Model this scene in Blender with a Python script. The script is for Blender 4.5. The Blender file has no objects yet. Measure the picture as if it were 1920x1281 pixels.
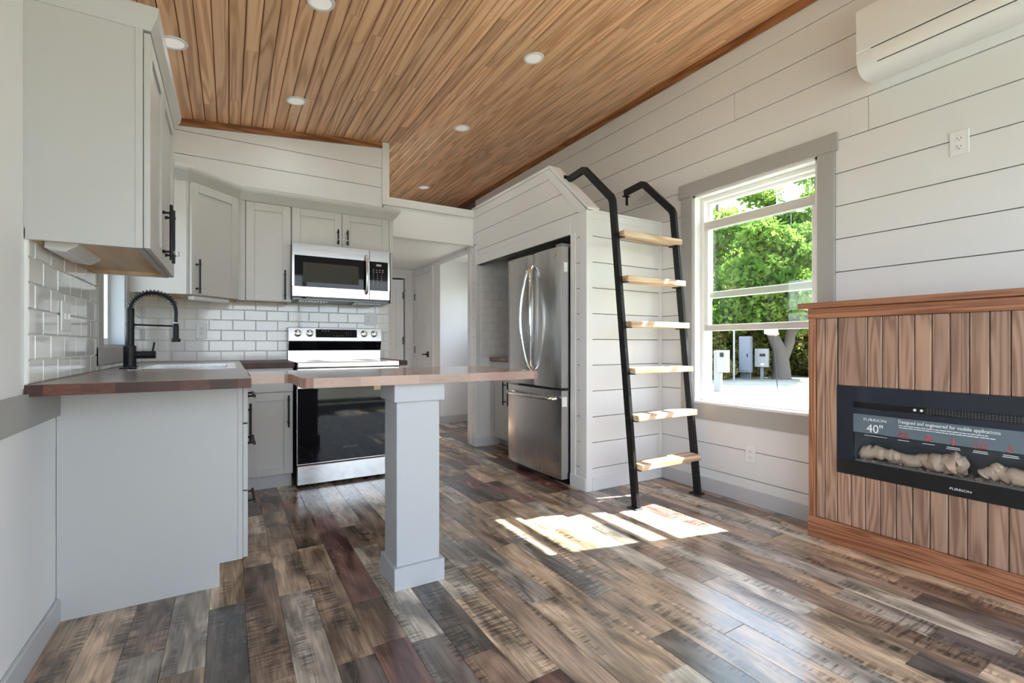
import bpy, bmesh, math, random
import numpy as np
from mathutils import Vector, Matrix
RND = random.Random(11)
S = bpy.context.scene
COL = S.collection

# ------------------------------------------------------------------ camera, sky, sun, exposure
cam_d = bpy.data.cameras.new('camera'); cam = bpy.data.objects.new('camera', cam_d); COL.objects.link(cam)
cam.location = (0, 0, 1.04)
cam.rotation_euler = (math.radians(90), 0, -math.radians(30.8215))
cam_d.sensor_width = 36; cam_d.sensor_fit = 'HORIZONTAL'; cam_d.lens = 36*890/1920
cam_d.shift_y = 6.5/1920; cam_d.clip_start = 0.05; cam_d.clip_end = 300
S.camera = cam
S.view_settings.view_transform = 'Standard'; S.view_settings.look = 'None'
S.view_settings.gamma = 1; S.view_settings.use_curve_mapping = False
S.view_settings.exposure = 0.0
SKY_STRENGTH = 6.5
SUN_STRENGTH = 55.0
LAMP_W = 2.0
w = bpy.data.worlds.new('sky'); S.world = w; w.use_nodes = True
nt = w.node_tree; nt.nodes.clear()
tc = nt.nodes.new('ShaderNodeTexCoord'); sp = nt.nodes.new('ShaderNodeSeparateXYZ')
rp = nt.nodes.new('ShaderNodeValToRGB'); bg = nt.nodes.new('ShaderNodeBackground'); wo = nt.nodes.new('ShaderNodeOutputWorld')
nt.links.new(tc.outputs['Generated'], sp.inputs[0]); nt.links.new(sp.outputs['Z'], rp.inputs[0])
rp.color_ramp.elements[0].position = 0.0; rp.color_ramp.elements[0].color = (0.84, 0.92, 1.0, 1)
rp.color_ramp.elements[1].position = 0.9; rp.color_ramp.elements[1].color = (0.50, 0.68, 1.0, 1)
nt.links.new(rp.outputs[0], bg.inputs[0]); bg.inputs[1].default_value = SKY_STRENGTH
nt.links.new(bg.outputs[0], wo.inputs[0])
sun_d = bpy.data.lights.new('sun', 'SUN'); sun_d.energy = SUN_STRENGTH; sun_d.angle = math.radians(0.5)
sun_d.color = (1.0, 0.975, 0.945)
sun = bpy.data.objects.new('sun', sun_d); COL.objects.link(sun)
sun.location = (12, -3, 14)
sun.rotation_euler = Vector((-1, 0.24, -1.215)).to_track_quat('-Z', 'Y').to_euler()
S.cycles.use_denoising = True
S.cycles.max_bounces = 10; S.cycles.diffuse_bounces = 6; S.cycles.transparent_max_bounces = 16
S.cycles.sample_clamp_indirect = 6.0
S.cycles.caustics_reflective = False; S.cycles.caustics_refractive = False

# ------------------------------------------------------------------ mesh builder
class M:
    def __init__(s, T=None): s.v = []; s.f = []; s.sm = []; s.T = T
    def add(s, vs, fs, sm=False):
        n = len(s.v)
        s.v += [tuple(s.T(*v)) for v in vs] if s.T else [tuple(v) for v in vs]
        s.f += [tuple(i+n for i in f) for f in fs]; s.sm += [sm]*len(fs); return s
    def box(s, x0, x1, y0, y1, z0, z1, c=0):
        x0, x1 = sorted((x0, x1)); y0, y1 = sorted((y0, y1)); z0, z1 = sorted((z0, z1))
        if not c:
            return s.add([(x, y, z) for x in (x0, x1) for y in (y0, y1) for z in (z0, z1)],
                         [(0, 1, 3, 2), (4, 6, 7, 5), (0, 4, 5, 1), (2, 3, 7, 6), (0, 2, 6, 4), (1, 5, 7, 3)])
        c = min(c, (x1-x0)*.45, (y1-y0)*.45, (z1-z0)*.45)
        lo, hi = (x0, y0, z0), (x1, y1, z1); vs = []; ix = {}
        for a in range(3):
            for sg in [(i, j, k) for i in (0, 1) for j in (0, 1) for k in (0, 1)]:
                p = [(hi[d] if sg[d] else lo[d]) if d == a else ((hi[d]-c) if sg[d] else (lo[d]+c)) for d in range(3)]
                ix[(a, sg)] = len(vs); vs.append(p)
        fs = []
        for a in range(3):
            b, d = [k for k in range(3) if k != a]
            for e in (0, 1):
                q = []
                for (i, j) in ((0, 0), (1, 0), (1, 1), (0, 1)):
                    sg = [0, 0, 0]; sg[a] = e; sg[b] = i; sg[d] = j; q.append(ix[(a, tuple(sg))])
                fs.append(q)
            for i in (0, 1):
                for j in (0, 1):
                    s0 = [0]*3; s1 = [0]*3; s0[b] = s1[b] = i; s0[d] = s1[d] = j; s1[a] = 1
                    s0, s1 = tuple(s0), tuple(s1)
                    fs.append((ix[(b, s0)], ix[(b, s1)], ix[(d, s1)], ix[(d, s0)]))
        for sg in [(i, j, k) for i in (0, 1) for j in (0, 1) for k in (0, 1)]:
            fs.append((ix[(0, sg)], ix[(1, sg)], ix[(2, sg)]))
        return s.add(vs, fs)
    def prism(s, poly, ax, a, b, sm=False):
        def P(p, t): return (t, p[0], p[1]) if ax == 'x' else (p[0], t, p[1]) if ax == 'y' else (p[0], p[1], t)
        n = len(poly)
        s.add([P(p, a) for p in poly]+[P(p, b) for p in poly],
              [tuple(range(n)), tuple(range(2*n-1, n-1, -1))])
        k = len(s.v)-2*n
        s.f += [(k+i, k+(i+1) % n, k+n+(i+1) % n, k+n+i) for i in range(n)]; s.sm += [sm]*n
        return s
    def tube(s, pts, r, n=8, sm=True):
        pts = [Vector(p) for p in pts]; rs = r if isinstance(r, (list, tuple)) else [r]*len(pts)
        vs = []; fs = []; up = None
        for i, p in enumerate(pts):
            t = (pts[min(i+1, len(pts)-1)]-pts[max(i-1, 0)]).normalized()
            if up is None: up = Vector((0, 0, 1)) if abs(t.z) < .9 else Vector((1, 0, 0))
            a = (up-t*up.dot(t)).normalized(); b = t.cross(a); up = a
            for k in range(n):
                th = 2*math.pi*k/n; vs.append(p+(a*math.cos(th)+b*math.sin(th))*rs[i])
        for i in range(len(pts)-1):
            for k in range(n):
                fs.append((i*n+k, i*n+(k+1) % n, (i+1)*n+(k+1) % n, (i+1)*n+k))
        s.add(vs, fs, sm)
        m = len(s.v)-len(vs); s.f += [tuple(m+k for k in range(n)), tuple(m+(len(pts)-1)*n+k for k in range(n))[::-1]]
        s.sm += [False, False]; return s
    def lathe(s, prof, c, ax=(0, 0, 1), n=16):
        ax = Vector(ax).normalized(); a = ax.orthogonal().normalized(); b = ax.cross(a); c = Vector(c)
        vs = [c+ax*h+(a*math.cos(2*math.pi*k/n)+b*math.sin(2*math.pi*k/n))*r for r, h in prof for k in range(n)]
        fs = [(i*n+k, i*n+(k+1) % n, (i+1)*n+(k+1) % n, (i+1)*n+k) for i in range(len(prof)-1) for k in range(n)]
        s.add(vs, fs, True); m = len(s.v)-len(vs)
        s.f += [tuple(m+k for k in range(n)), tuple(m+(len(prof)-1)*n+k for k in range(n))]; s.sm += [False, False]
        return s
    def mesh(s, name, off=(0, 0, 0), fix=True):
        me = bpy.data.meshes.new(name)
        me.from_pydata([(v[0]-off[0], v[1]-off[1], v[2]-off[2]) for v in s.v], [], s.f)
        me.polygons.foreach_set('use_smooth', s.sm)
        if fix:
            bm = bmesh.new(); bm.from_mesh(me); bmesh.ops.recalc_face_normals(bm, faces=bm.faces); bm.to_mesh(me); bm.free()
        if any(s.sm): me.set_sharp_from_angle(angle=math.radians(42))
        return me

WL = {}
def wl(o): return WL.get(o.name, Vector((0, 0, 0)))
def tag(o, label=None, cat=None, group=None, kind=None):
    if label: o['label'] = label
    if cat: o['category'] = cat
    if group: o['group'] = group
    if kind: o['kind'] = kind
    return o
def obj(name, m, mat, parent=None, label=None, cat=None, group=None, kind=None, color=None, fix=True):
    if parent: off = wl(parent)
    elif cat:
        a = np.array(m.v); off = Vector(((a[:, 0].min()+a[:, 0].max())/2, (a[:, 1].min()+a[:, 1].max())/2, a[:, 2].min()))
    else: off = Vector((0, 0, 0))
    o = bpy.data.objects.new(name, m.mesh(name, off, fix)); COL.objects.link(o)
    o.data.materials.append(mat); WL[o.name] = Vector(off)
    if parent: o.parent = parent
    else: o.location = off
    if color: o.color = (*color, 1)
    return tag(o, label, cat, group, kind)
def inst(name, me, loc, parent, color=None):
    o = bpy.data.objects.new(name, me); COL.objects.link(o); o.parent = parent; o.location = Vector(loc)-wl(parent); WL[o.name] = Vector(loc)
    if color: o.color = (*color, 1)
    return o
def thing(name, label, cat, loc, group=None, kind=None):
    o = bpy.data.objects.new(name, None); COL.objects.link(o); o.location = loc; o.empty_display_size = .1
    WL[o.name] = Vector(loc); return tag(o, label, cat, group, kind)
def struct(name, m, mat): return obj(name, m, mat, kind='structure')
def text(name, body, size, loc, X, Y, mat, parent, align='LEFT', ext=.0004, sx=1.0):
    cu = bpy.data.curves.new(name, 'FONT'); cu.body = body; cu.size = size; cu.extrude = ext; cu.align_x = align
    cu.resolution_u = 3
    o = bpy.data.objects.new(name, cu); COL.objects.link(o); cu.materials.append(mat)
    X = Vector(X); Y = Vector(Y); Z = X.cross(Y); o.parent = parent
    mt = Matrix((X*sx, Y, Z)).transposed().to_4x4(); mt.translation = Vector(loc)-wl(parent)
    me = bpy.data.meshes.new_from_object(o); bpy.data.objects.remove(o); bpy.data.curves.remove(cu); me.transform(mt)
    o = bpy.data.objects.new(name, me); COL.objects.link(o); o.parent = parent; WL[o.name] = wl(parent)
    if not me.materials: me.materials.append(mat)
    o['kind'] = 'thing'; return o

# ------------------------------------------------------------------ materials
def mk(name, col, rough=.5, metal=0, coat=0, spec=.5, noise=0, nscale=(20, 20, 20), emit=None):
    m = bpy.data.materials.new(name); m.use_nodes = True; t = m.node_tree; b = t.nodes['Principled BSDF']
    b.inputs['Base Color'].default_value = (*col, 1); b.inputs['Roughness'].default_value = rough
    b.inputs['Metallic'].default_value = metal; b.inputs['Coat Weight'].default_value = coat
    b.inputs['Specular IOR Level'].default_value = spec
    if noise:
        tc = t.nodes.new('ShaderNodeTexCoord'); mp = t.nodes.new('ShaderNodeMapping'); n = t.nodes.new('ShaderNodeTexNoise')
        mp.inputs['Scale'].default_value = nscale; n.inputs['Scale'].default_value = 1; n.inputs['Detail'].default_value = 4
        t.links.new(tc.outputs['Object'], mp.inputs[0]); t.links.new(mp.outputs[0], n.inputs[0])
        bp = t.nodes.new('ShaderNodeBump'); bp.inputs['Strength'].default_value = noise; bp.inputs['Distance'].default_value = .002
        t.links.new(n.outputs[0], bp.inputs['Height']); t.links.new(bp.outputs[0], b.inputs['Normal'])
    return m
def nd(t, ty, **kw):
    n = t.nodes.new(ty)
    for k, v in kw.items():
        if k.startswith('_'): setattr(n, k[1:], v)
        else: n.inputs[int(k[1:])].default_value = v
    return n
def ramp(t, stops):
    r = t.nodes.new('ShaderNodeValToRGB'); e = r.color_ramp.elements
    while len(e) < len(stops): e.new(.5)
    for el, (p, c) in zip(e, stops): el.position = p; el.color = (*c, 1)
    return r
def wood(name, cols, grain='y', rough=.4, across=6.0, along=.6, rings=40, fine=.25, coat=0, tint=False, bump=.25, vary=.35, metal=0):
    """growth-ring pattern from one stretched noise; colour varies a little from board to board"""
    m = bpy.data.materials.new(name); m.use_nodes = True; t = m.node_tree; b = t.nodes['Principled BSDF']; L = t.links.new
    tc = nd(t, 'ShaderNodeTexCoord'); oi = nd(t, 'ShaderNodeObjectInfo')
    mul = nd(t, 'ShaderNodeMath', _operation='MULTIPLY', i1=53.0); L(oi.outputs['Random'], mul.inputs[0])
    va = nd(t, 'ShaderNodeVectorMath', _operation='ADD'); L(tc.outputs['Object'], va.inputs[0]); L(mul.outputs[0], va.inputs[1])
    sc = [across]*3; sc['xyz'.index(grain)] = along
    mp = nd(t, 'ShaderNodeMapping'); mp.inputs['Scale'].default_value = sc; L(va.outputs[0], mp.inputs[0])
    n1 = nd(t, 'ShaderNodeTexNoise'); n1.inputs['Scale'].default_value = 1; n1.inputs['Detail'].default_value = 1.5
    n1.inputs['Distortion'].default_value = .3; L(mp.outputs[0], n1.inputs[0])
    k = nd(t, 'ShaderNodeMath', _operation='MULTIPLY', i1=float(rings)); L(n1.outputs[0], k.inputs[0])
    sn = nd(t, 'ShaderNodeMath', _operation='SINE'); L(k.outputs[0], sn.inputs[0])
    mr = nd(t, 'ShaderNodeMapRange'); mr.inputs[1].default_value = -1; L(sn.outputs[0], mr.inputs[0])
    sc2 = [260]*3; sc2['xyz'.index(grain)] = 7
    mp2 = nd(t, 'ShaderNodeMapping'); mp2.inputs['Scale'].default_value = sc2; L(va.outputs[0], mp2.inputs[0])
    n2 = nd(t, 'ShaderNodeTexNoise'); n2.inputs['Scale'].default_value = 1; n2.inputs['Detail'].default_value = 3; L(mp2.outputs[0], n2.inputs[0])
    mx = nd(t, 'ShaderNodeMix', _data_type='FLOAT'); mx.inputs[0].default_value = fine
    L(mr.outputs[0], mx.inputs[2]); L(n2.outputs[0], mx.inputs[3])
    r = ramp(t, [(0.12, cols[0]), (.5, cols[1]), (.9, cols[2])]); L(mx.outputs[0], r.inputs[0])
    hs = nd(t, 'ShaderNodeHueSaturation'); L(r.outputs[0], hs.inputs['Color'])
    vr = nd(t, 'ShaderNodeMapRange'); vr.inputs[3].default_value = 1-vary; vr.inputs[4].default_value = 1+vary*.7
    L(oi.outputs['Random'], vr.inputs[0]); L(vr.outputs[0], hs.inputs['Value'])
    out = hs.outputs[0]
    if tint:
        ml = nd(t, 'ShaderNodeMix', _data_type='RGBA', _blend_type='MULTIPLY'); ml.inputs[0].default_value = 1
        L(out, ml.inputs[6]); L(oi.outputs['Color'], ml.inputs[7]); out = ml.outputs[2]
    L(out, b.inputs['Base Color']); b.inputs['Roughness'].default_value = rough; b.inputs['Coat Weight'].default_value = coat
    b.inputs['Coat Roughness'].default_value = .15
    bp = nd(t, 'ShaderNodeBump'); bp.inputs['Strength'].default_value = bump; bp.inputs['Distance'].default_value = .0015
    L(mx.outputs[0], bp.inputs['Height']); L(bp.outputs[0], b.inputs['Normal'])
    return m

def floor_mat():
    m = bpy.data.materials.new('floor_laminate'); m.use_nodes = True; t = m.node_tree; b = t.nodes['Principled BSDF']; L = t.links.new
    tc = nd(t, 'ShaderNodeTexCoord'); oi = nd(t, 'ShaderNodeObjectInfo')
    mul = nd(t, 'ShaderNodeMath', _operation='MULTIPLY', i1=71.0); L(oi.outputs['Random'], mul.inputs[0])
    va = nd(t, 'ShaderNodeVectorMath', _operation='ADD'); L(tc.outputs['Object'], va.inputs[0]); L(mul.outputs[0], va.inputs[1])
    def noise(scale, detail=2, dist=0.):
        mp = nd(t, 'ShaderNodeMapping'); mp.inputs['Scale'].default_value = scale; L(va.outputs[0], mp.inputs[0])
        n = nd(t, 'ShaderNodeTexNoise'); n.inputs['Scale'].default_value = 1; n.inputs['Detail'].default_value = detail
        n.inputs['Distortion'].default_value = dist; L(mp.outputs[0], n.inputs[0]); return n.outputs[0]
    grain = noise((190, 6, 190), 4); cloud = noise((11, 3.2, 11), 3, .6); saw = noise((9, 75, 9), 3, .25); mask = noise((13, 2.2, 13), 2, .4)
    rings_n = noise((14, 1.3, 14), 1.5, .3)
    k = nd(t, 'ShaderNodeMath', _operation='MULTIPLY', i1=60.); L(rings_n, k.inputs[0])
    sn = nd(t, 'ShaderNodeMath', _operation='SINE'); L(k.outputs[0], sn.inputs[0])
    def mrange(x, a, bb, c, d):
        r = nd(t, 'ShaderNodeMapRange'); r.inputs[1].default_value = a; r.inputs[2].default_value = bb; r.inputs[3].default_value = c; r.inputs[4].default_value = d
        L(x, r.inputs[0]); return r.outputs[0]
    def mth(op, a, bb):
        q = nd(t, 'ShaderNodeMath', _operation=op)
        for i, x in enumerate((a, bb)):
            if isinstance(x, (int, float)): q.inputs[i].default_value = x
            else: L(x, q.inputs[i])
        return q.outputs[0]
    g = mrange(grain, .3, .7, .72, 1.22); rg = mrange(sn.outputs[0], -1, 1, .86, 1.1); cl = mrange(cloud, .36, .62, .38, 1.3)
    sw = mth('MULTIPLY', mrange(saw, .45, .58, 0, 1), mrange(mask, .5, .62, 0, 1)); sw = mth('SUBTRACT', 1.0, mth('MULTIPLY', sw, .62))
    v = mth('MULTIPLY', mth('MULTIPLY', g, rg), mth('MULTIPLY', cl, sw))
    sx = nd(t, 'ShaderNodeVectorMath', _operation='SCALE'); L(oi.outputs['Color'], sx.inputs[0]); L(v, sx.inputs['Scale'])
    L(sx.outputs[0], b.inputs['Base Color'])
    L(mrange(cloud, .3, .7, .17, .28), b.inputs['Roughness']); b.inputs['Specular IOR Level'].default_value = .85
    bp = nd(t, 'ShaderNodeBump'); bp.inputs['Strength'].default_value = .12; bp.inputs['Distance'].default_value = .001
    L(grain, bp.inputs['Height']); L(bp.outputs[0], b.inputs['Normal'])
    return m
def butcher(name, cols, rough, coat, blk=(.09, .05)):
    """glued blocks: colour steps along the slab, grain along y and x"""
    m = bpy.data.materials.new(name); m.use_nodes = True; t = m.node_tree; b = t.nodes['Principled BSDF']; L = t.links.new
    tc = nd(t, 'ShaderNodeTexCoord'); mp = nd(t, 'ShaderNodeMapping'); mp.inputs['Scale'].default_value = (1/blk[0], 1/blk[1], 0)
    L(tc.outputs['Object'], mp.inputs[0]); fl = nd(t, 'ShaderNodeVectorMath', _operation='FLOOR'); L(mp.outputs[0], fl.inputs[0])
    wn = nd(t, 'ShaderNodeTexWhiteNoise'); L(fl.outputs[0], wn.inputs[0])
    n = nd(t, 'ShaderNodeTexNoise'); n.inputs['Scale'].default_value = 1; n.inputs['Detail'].default_value = 4; n.inputs['Distortion'].default_value = .8
    mp2 = nd(t, 'ShaderNodeMapping'); mp2.inputs['Scale'].default_value = (22, 60, 70); L(tc.outputs['Object'], mp2.inputs[0]); L(mp2.outputs[0], n.inputs[0])
    mx = nd(t, 'ShaderNodeMix', _data_type='FLOAT'); mx.inputs[0].default_value = .45; L(wn.outputs[0], mx.inputs[2]); L(n.outputs[0], mx.inputs[3])
    r = ramp(t, [(.1, cols[0]), (.5, cols[1]), (.85, cols[2])]); L(mx.outputs[0], r.inputs[0]); L(r.outputs[0], b.inputs['Base Color'])
    b.inputs['Roughness'].default_value = rough; b.inputs['Coat Weight'].default_value = coat; b.inputs['Coat Roughness'].default_value = .12
    return m
def glass(name, tint=(1, 1, 1), refl=.06):
    m = bpy.data.materials.new(name); m.use_nodes = True; t = m.node_tree; t.nodes.clear(); L = t.links.new
    tr = nd(t, 'ShaderNodeBsdfTransparent'); tr.inputs[0].default_value = (*tint, 1)
    gl = nd(t, 'ShaderNodeBsdfGlossy'); gl.inputs['Roughness'].default_value = .01
    lw = nd(t, 'ShaderNodeLayerWeight'); lw.inputs[0].default_value = .5
    pw = nd(t, 'ShaderNodeMath', _operation='POWER', i1=4.0); L(lw.outputs['Facing'], pw.inputs[0])
    fr = nd(t, 'ShaderNodeMath', _operation='MULTIPLY_ADD', i1=.6, i2=refl*.5); L(pw.outputs[0], fr.inputs[0])
    mx = nd(t, 'ShaderNodeMixShader'); o = nd(t, 'ShaderNodeOutputMaterial')
    L(fr.outputs[0], mx.inputs[0]); L(tr.outputs[0], mx.inputs[1]); L(gl.outputs[0], mx.inputs[2]); L(mx.outputs[0], o.inputs[0])
    return m
def leafy(name, c1, c2):
    m = bpy.data.materials.new(name); m.use_nodes = True; t = m.node_tree; t.nodes.clear(); L = t.links.new
    tc = nd(t, 'ShaderNodeTexCoord'); n = nd(t, 'ShaderNodeTexNoise'); n.inputs['Scale'].default_value = 1.1; n.inputs['Detail'].default_value = 6
    L(tc.outputs['Object'], n.inputs[0]); r = ramp(t, [(.32, c1), (.68, c2)]); L(n.outputs[0], r.inputs[0])
    d = nd(t, 'ShaderNodeBsdfDiffuse'); tr = nd(t, 'ShaderNodeBsdfTranslucent'); L(r.outputs[0], d.inputs[0]); L(r.outputs[0], tr.inputs[0])
    mx = nd(t, 'ShaderNodeMixShader'); mx.inputs[0].default_value = .5; o = nd(t, 'ShaderNodeOutputMaterial')
    L(d.outputs[0], mx.inputs[1]); L(tr.outputs[0], mx.inputs[2]); L(mx.outputs[0], o.inputs[0]); return m
def brushed(name, col=(.62, .61, .60), rough=.24, axis='z'):
    m = bpy.data.materials.new(name); m.use_nodes = True; t = m.node_tree; b = t.nodes['Principled BSDF']; L = t.links.new
    b.inputs['Base Color'].default_value = (*col, 1); b.inputs['Metallic'].default_value = 1
    tc = nd(t, 'ShaderNodeTexCoord'); mp = nd(t, 'ShaderNodeMapping'); s = [170]*3; s['xyz'.index(axis)] = 4
    mp.inputs['Scale'].default_value = s; n = nd(t, 'ShaderNodeTexNoise'); n.inputs['Scale'].default_value = 1; n.inputs['Detail'].default_value = 2
    L(tc.outputs['Object'], mp.inputs[0]); L(mp.outputs[0], n.inputs[0])
    mr = nd(t, 'ShaderNodeMapRange'); mr.inputs[3].default_value = rough*.75; mr.inputs[4].default_value = rough*1.3
    L(n.outputs[0], mr.inputs[0]); L(mr.outputs[0], b.inputs['Roughness'])
    return m

WHITE = mk('white_wall_paint', (.80, .81, .815), .55, noise=.03, nscale=(60, 60, 60))
SHIP = mk('white_shiplap_paint', (.745, .755, .765), .42, noise=.06, nscale=(9, 9, 60))
GAPM = mk('shiplap_groove', (.16, .155, .15), .8)
GREYTRIM = mk('grey_trim_paint', (.36, .355, .345), .5)
BASEB = mk('baseboard_paint', (.52, .53, .55), .45)
CAB = mk('pale_grey_cabinet_paint', (.495, .493, .484), .4)
POSTM = mk('post_paint', (.49, .50, .515), .45)
INNERWOOD = wood('raw_plywood', [(.55, .38, .24), (.66, .48, .32), (.74, .58, .41)], 'y', .6, 5, .5, 20, vary=.05)
BLACK = mk('black_metal', (.008, .008, .009), .42, spec=.28)
LADDER = mk('black_powder_coat', (.010, .010, .0105), .45, spec=.25)
STEEL = brushed('stainless_steel', axis='z')
STEELH = brushed('stainless_steel_horizontal', (.66, .65, .64), .2, 'x')
CHROME = mk('polished_steel', (.75, .75, .75), .09, 1)
DARKSTEEL = mk('dark_steel_grille', (.20, .20, .20), .4, 1)
BLACKGLASS = mk('black_glass', (.006, .006, .008), .04, spec=.3)
SMOKE = mk('microwave_window_mesh', (.045, .045, .036), .5, spec=.15)
TILE = mk('glazed_white_tile', (.80, .80, .785), .09, coat=.4, noise=.02, nscale=(30, 30, 30))
GROUT = mk('grout', (.74, .735, .72), .8)
PLASTIC = mk('white_plastic', (.80, .81, .82), .32)
LENS = mk('lit_frosted_lens', (.8, .8, .78), .5)
LENS.node_tree.nodes['Principled BSDF'].inputs['Emission Color'].default_value = (1, .96, .92, 1); LENS.node_tree.nodes['Principled BSDF'].inputs['Emission Strength'].default_value = .3
SLOT = mk('outlet_slot', (.05, .05, .05), .6)
VINYL = mk('white_vinyl', (.84, .84, .83), .3)
GREYVINYL = mk('grey_vinyl_rail', (.60, .585, .56), .4)
GLASS = glass('window_glass', (.93, .965, .93))
CLEAR = glass('clear_glass', (.97, .98, .98))
CEILW = wood('stained_pine_ceiling', [(.52, .275, .145), (.77, .46, .265), (.84, .54, .335)], 'y', .36, 12, .6, 40, .38, coat=.1, vary=.17)
CEILBACK = mk('ceiling_groove', (.045, .022, .012), .8)
TRIMW = wood('dark_stained_pine_trim', [(.15, .05, .018), (.27, .105, .038), (.36, .155, .06)], 'y', .38, 14, 1.2, 30, .35, vary=.1)
TRIMWX = wood('dark_stained_pine_trim_across', [(.15, .05, .018), (.30, .12, .045), (.40, .18, .075)], 'x', .38, 14, 1.2, 30, .35, vary=.1)
FPLANK = wood('brown_stained_pine_planks', [(.23, .128, .084), (.375, .228, .158), (.45, .288, .208)], 'z', .42, 15, 1.1, 48, .4, vary=.16)
FTRIM = wood('brown_stained_pine_rails', [(.16, .055, .026), (.33, .135, .064), (.42, .195, .105)], 'y', .4, 20, .8, 52, .45, vary=.12)
FTRIMZ = wood('brown_stained_pine_stile', [(.16, .055, .026), (.33, .135, .064), (.42, .195, .105)], 'z', .4, 20, .8, 52, .45, vary=.12)
COUNTER = butcher('dark_butcher_block', [(.020, .006, .004), (.060, .016, .010), (.16, .055, .03)], .55, .05)
BARTOP = butcher('oiled_butcher_block', [(.20, .10, .07), (.31, .165, .12), (.37, .21, .155)], .4, .9, (.24, .045))
TREAD = wood('raw_pine_tread', [(.40, .25, .14), (.62, .44, .28), (.72, .55, .38)], 'x', .6, 14, 1.2, 26, .3, vary=.15)
FLOORM = floor_mat()
FLOORGAP = mk('floor_joint', (.03, .025, .022), .7)
DARKROOM = mk('dark_void', (.01, .01, .01), .9)
LOG = mk('tan_fibre_log', (.58, .44, .34), .85, noise=1.0, nscale=(60, 25, 60))
EMBER = mk('ash_grey_embers', (.30, .26, .24), .9, noise=1.0, nscale=(90, 90, 90))
NAVY = mk('dark_navy_glass', (.012, .016, .026), .06, spec=.6)
PRINTW = mk('white_print', (.85, .86, .88), .5)
PRINTR = mk('red_print', (.60, .06, .05), .5)
PRINTG = mk('grey_print', (.16, .16, .17), .4)
YELLOW = mk('yellow_sticker', (.72, .62, .28), .6)

# ------------------------------------------------------------------ dimensions
XL, XR = -.556, 2.93          # inner faces of the side walls
YB = 4.42                    # kitchen back wall
YN, YF = -1.4, 7.0           # near and far ends that are built
def cz(x): return 2.802+.0994*x    # underside of the sloping ceiling
PITCH, Z0 = .1843, .158      # shiplap courses

# ------------------------------------------------------------------ floor
fl = struct('floor', M().box(XL-.13, XR+.17, YN, YF, -.12, -.012), FLOORGAP)
PAL = [((.10, .080, .070), 3), ((.19, .125, .088), 5), ((.42, .30, .205), 6), ((.30, .25, .205), 4), ((.165, .082, .066), 3),
       ((.40, .335, .265), 5), ((.27, .185, .13), 4), ((.34, .235, .155), 4)]
PALL = [c for c, n in PAL for _ in range(n)]
def visible_floor(x0, x1, y0, y1):
    if x1 < .0 and y0 > 2.42: return False
    if x0 > .42 and x1 < 1.18 and y0 > 4.0: return False
    if x1 < 1.29 and y0 > 4.42: return False
    if x0 > 2.25 and y0 > 2.75 and y1 < 4.3: return False
    return True
W = .1225; i = 0; x = XL
while x < XR-.005:
    x1 = min(x+W, XR); y = .25-RND.random()*.6
    last = None
    while y < YF-.9:
        ln = RND.choice((.32, .42, .55, .7, .9, 1.1)); y1 = min(y+ln, YF-.4)
        if y1 > .25 and visible_floor(x, x1, y, y1):
            c = RND.choice(PALL)
            while c == last: c = RND.choice(PALL)
            last = c; k = 1.2+.35*RND.random()
            o = obj('floorboard', M().box(x+.0004, x1-.0004, y+.0004, y1-.0004, -.012, 0, .0012), FLOORM, fl, color=tuple(v*k for v in c))
        y = y1
    x = x1; i += 1

# ------------------------------------------------------------------ ceiling
cl = struct('ceiling', M().prism([(XL-.13, cz(XL-.13)+.012), (XR+.17, cz(XR+.17)+.012), (XR+.17, cz(XR+.17)+.15), (XL-.13, cz(XL-.13)+.15)], 'y', YN, YF), CEILBACK)
W = .0795; x = XL
while x < XR-.01:
    x1 = min(x+W, XR); yend = YF if x > 1.2 else YB; y = .55-RND.random()*1.6
    wide = False
    while y < yend-.01:
        y1 = min(y+RND.uniform(1.2, 2.8), yend)
        if yend-y1 < .3: y1 = yend
        if y1 > .6:
            ya = max(y, .5); a, b = x+.0019, x1-.0019; c = .006
            obj('ceiling_board', M().prism([(a, cz(a)+.013), (a, cz(a)+c), (a+c, cz(a+c)), (b-c, cz(b-c)), (b, cz(b)+c), (b, cz(b)+.013)], 'y', ya+.0007, y1-.0007), CEILW, cl)
        y = y1
    x = x1
t = obj('trim_1', M().prism([(XR-.018, 3.037), (XR, 3.037), (XR, cz(XR)), (XR-.018, cz(XR-.018))], 'y', YN, YF), TRIMW, kind='structure')
t = obj('trim_2', M().prism([(XL, cz(XL)-.052), (1.225, cz(1.225)-.052), (1.225, cz(1.225)), (XL, cz(XL))], 'y', YB-.02, YB+.01), TRIMWX, kind='structure')

# ------------------------------------------------------------------ right wall with window opening and shiplap
WY0, WY1, WZ0, WZ1 = 1.45, 2.31, .62, 2.13
DY0, DY1, DZ1 = 4.62, 5.70, 2.08     # glazed side door beside the hall
TH0, TH1 = XR+.014, XR+.17
m = M()
for (a, b, c, d) in ((0., WY0, 0, 3.12), (WY0, WY1, 0, WZ0), (WY0, WY1, WZ1, 3.12), (WY1, DY0, 0, 3.12), (DY0, DY1, DZ1, 3.12), (DY1, YF, 0, 3.12)):
    m.box(TH0, TH1, a, b, c-.12 if c == 0 else c, d)
wr = struct('wall_right', m, GAPM)
g = .0024
def board(name, y0, y1, z0, z1, par, x0=XR, x1=TH0, mat=None):
    if y1-y0 < .02 or z1-z0 < .012: return
    obj(name, M().box(x0, x1, y0+.0005, y1-.0005, z0+g, z1-g, .001), mat or SHIP, par)
zs = [0.0]+[Z0+PITCH*k for k in range(16)]+[3.10]
JOINTS = {12: 1.201, 14: 1.982}
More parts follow.
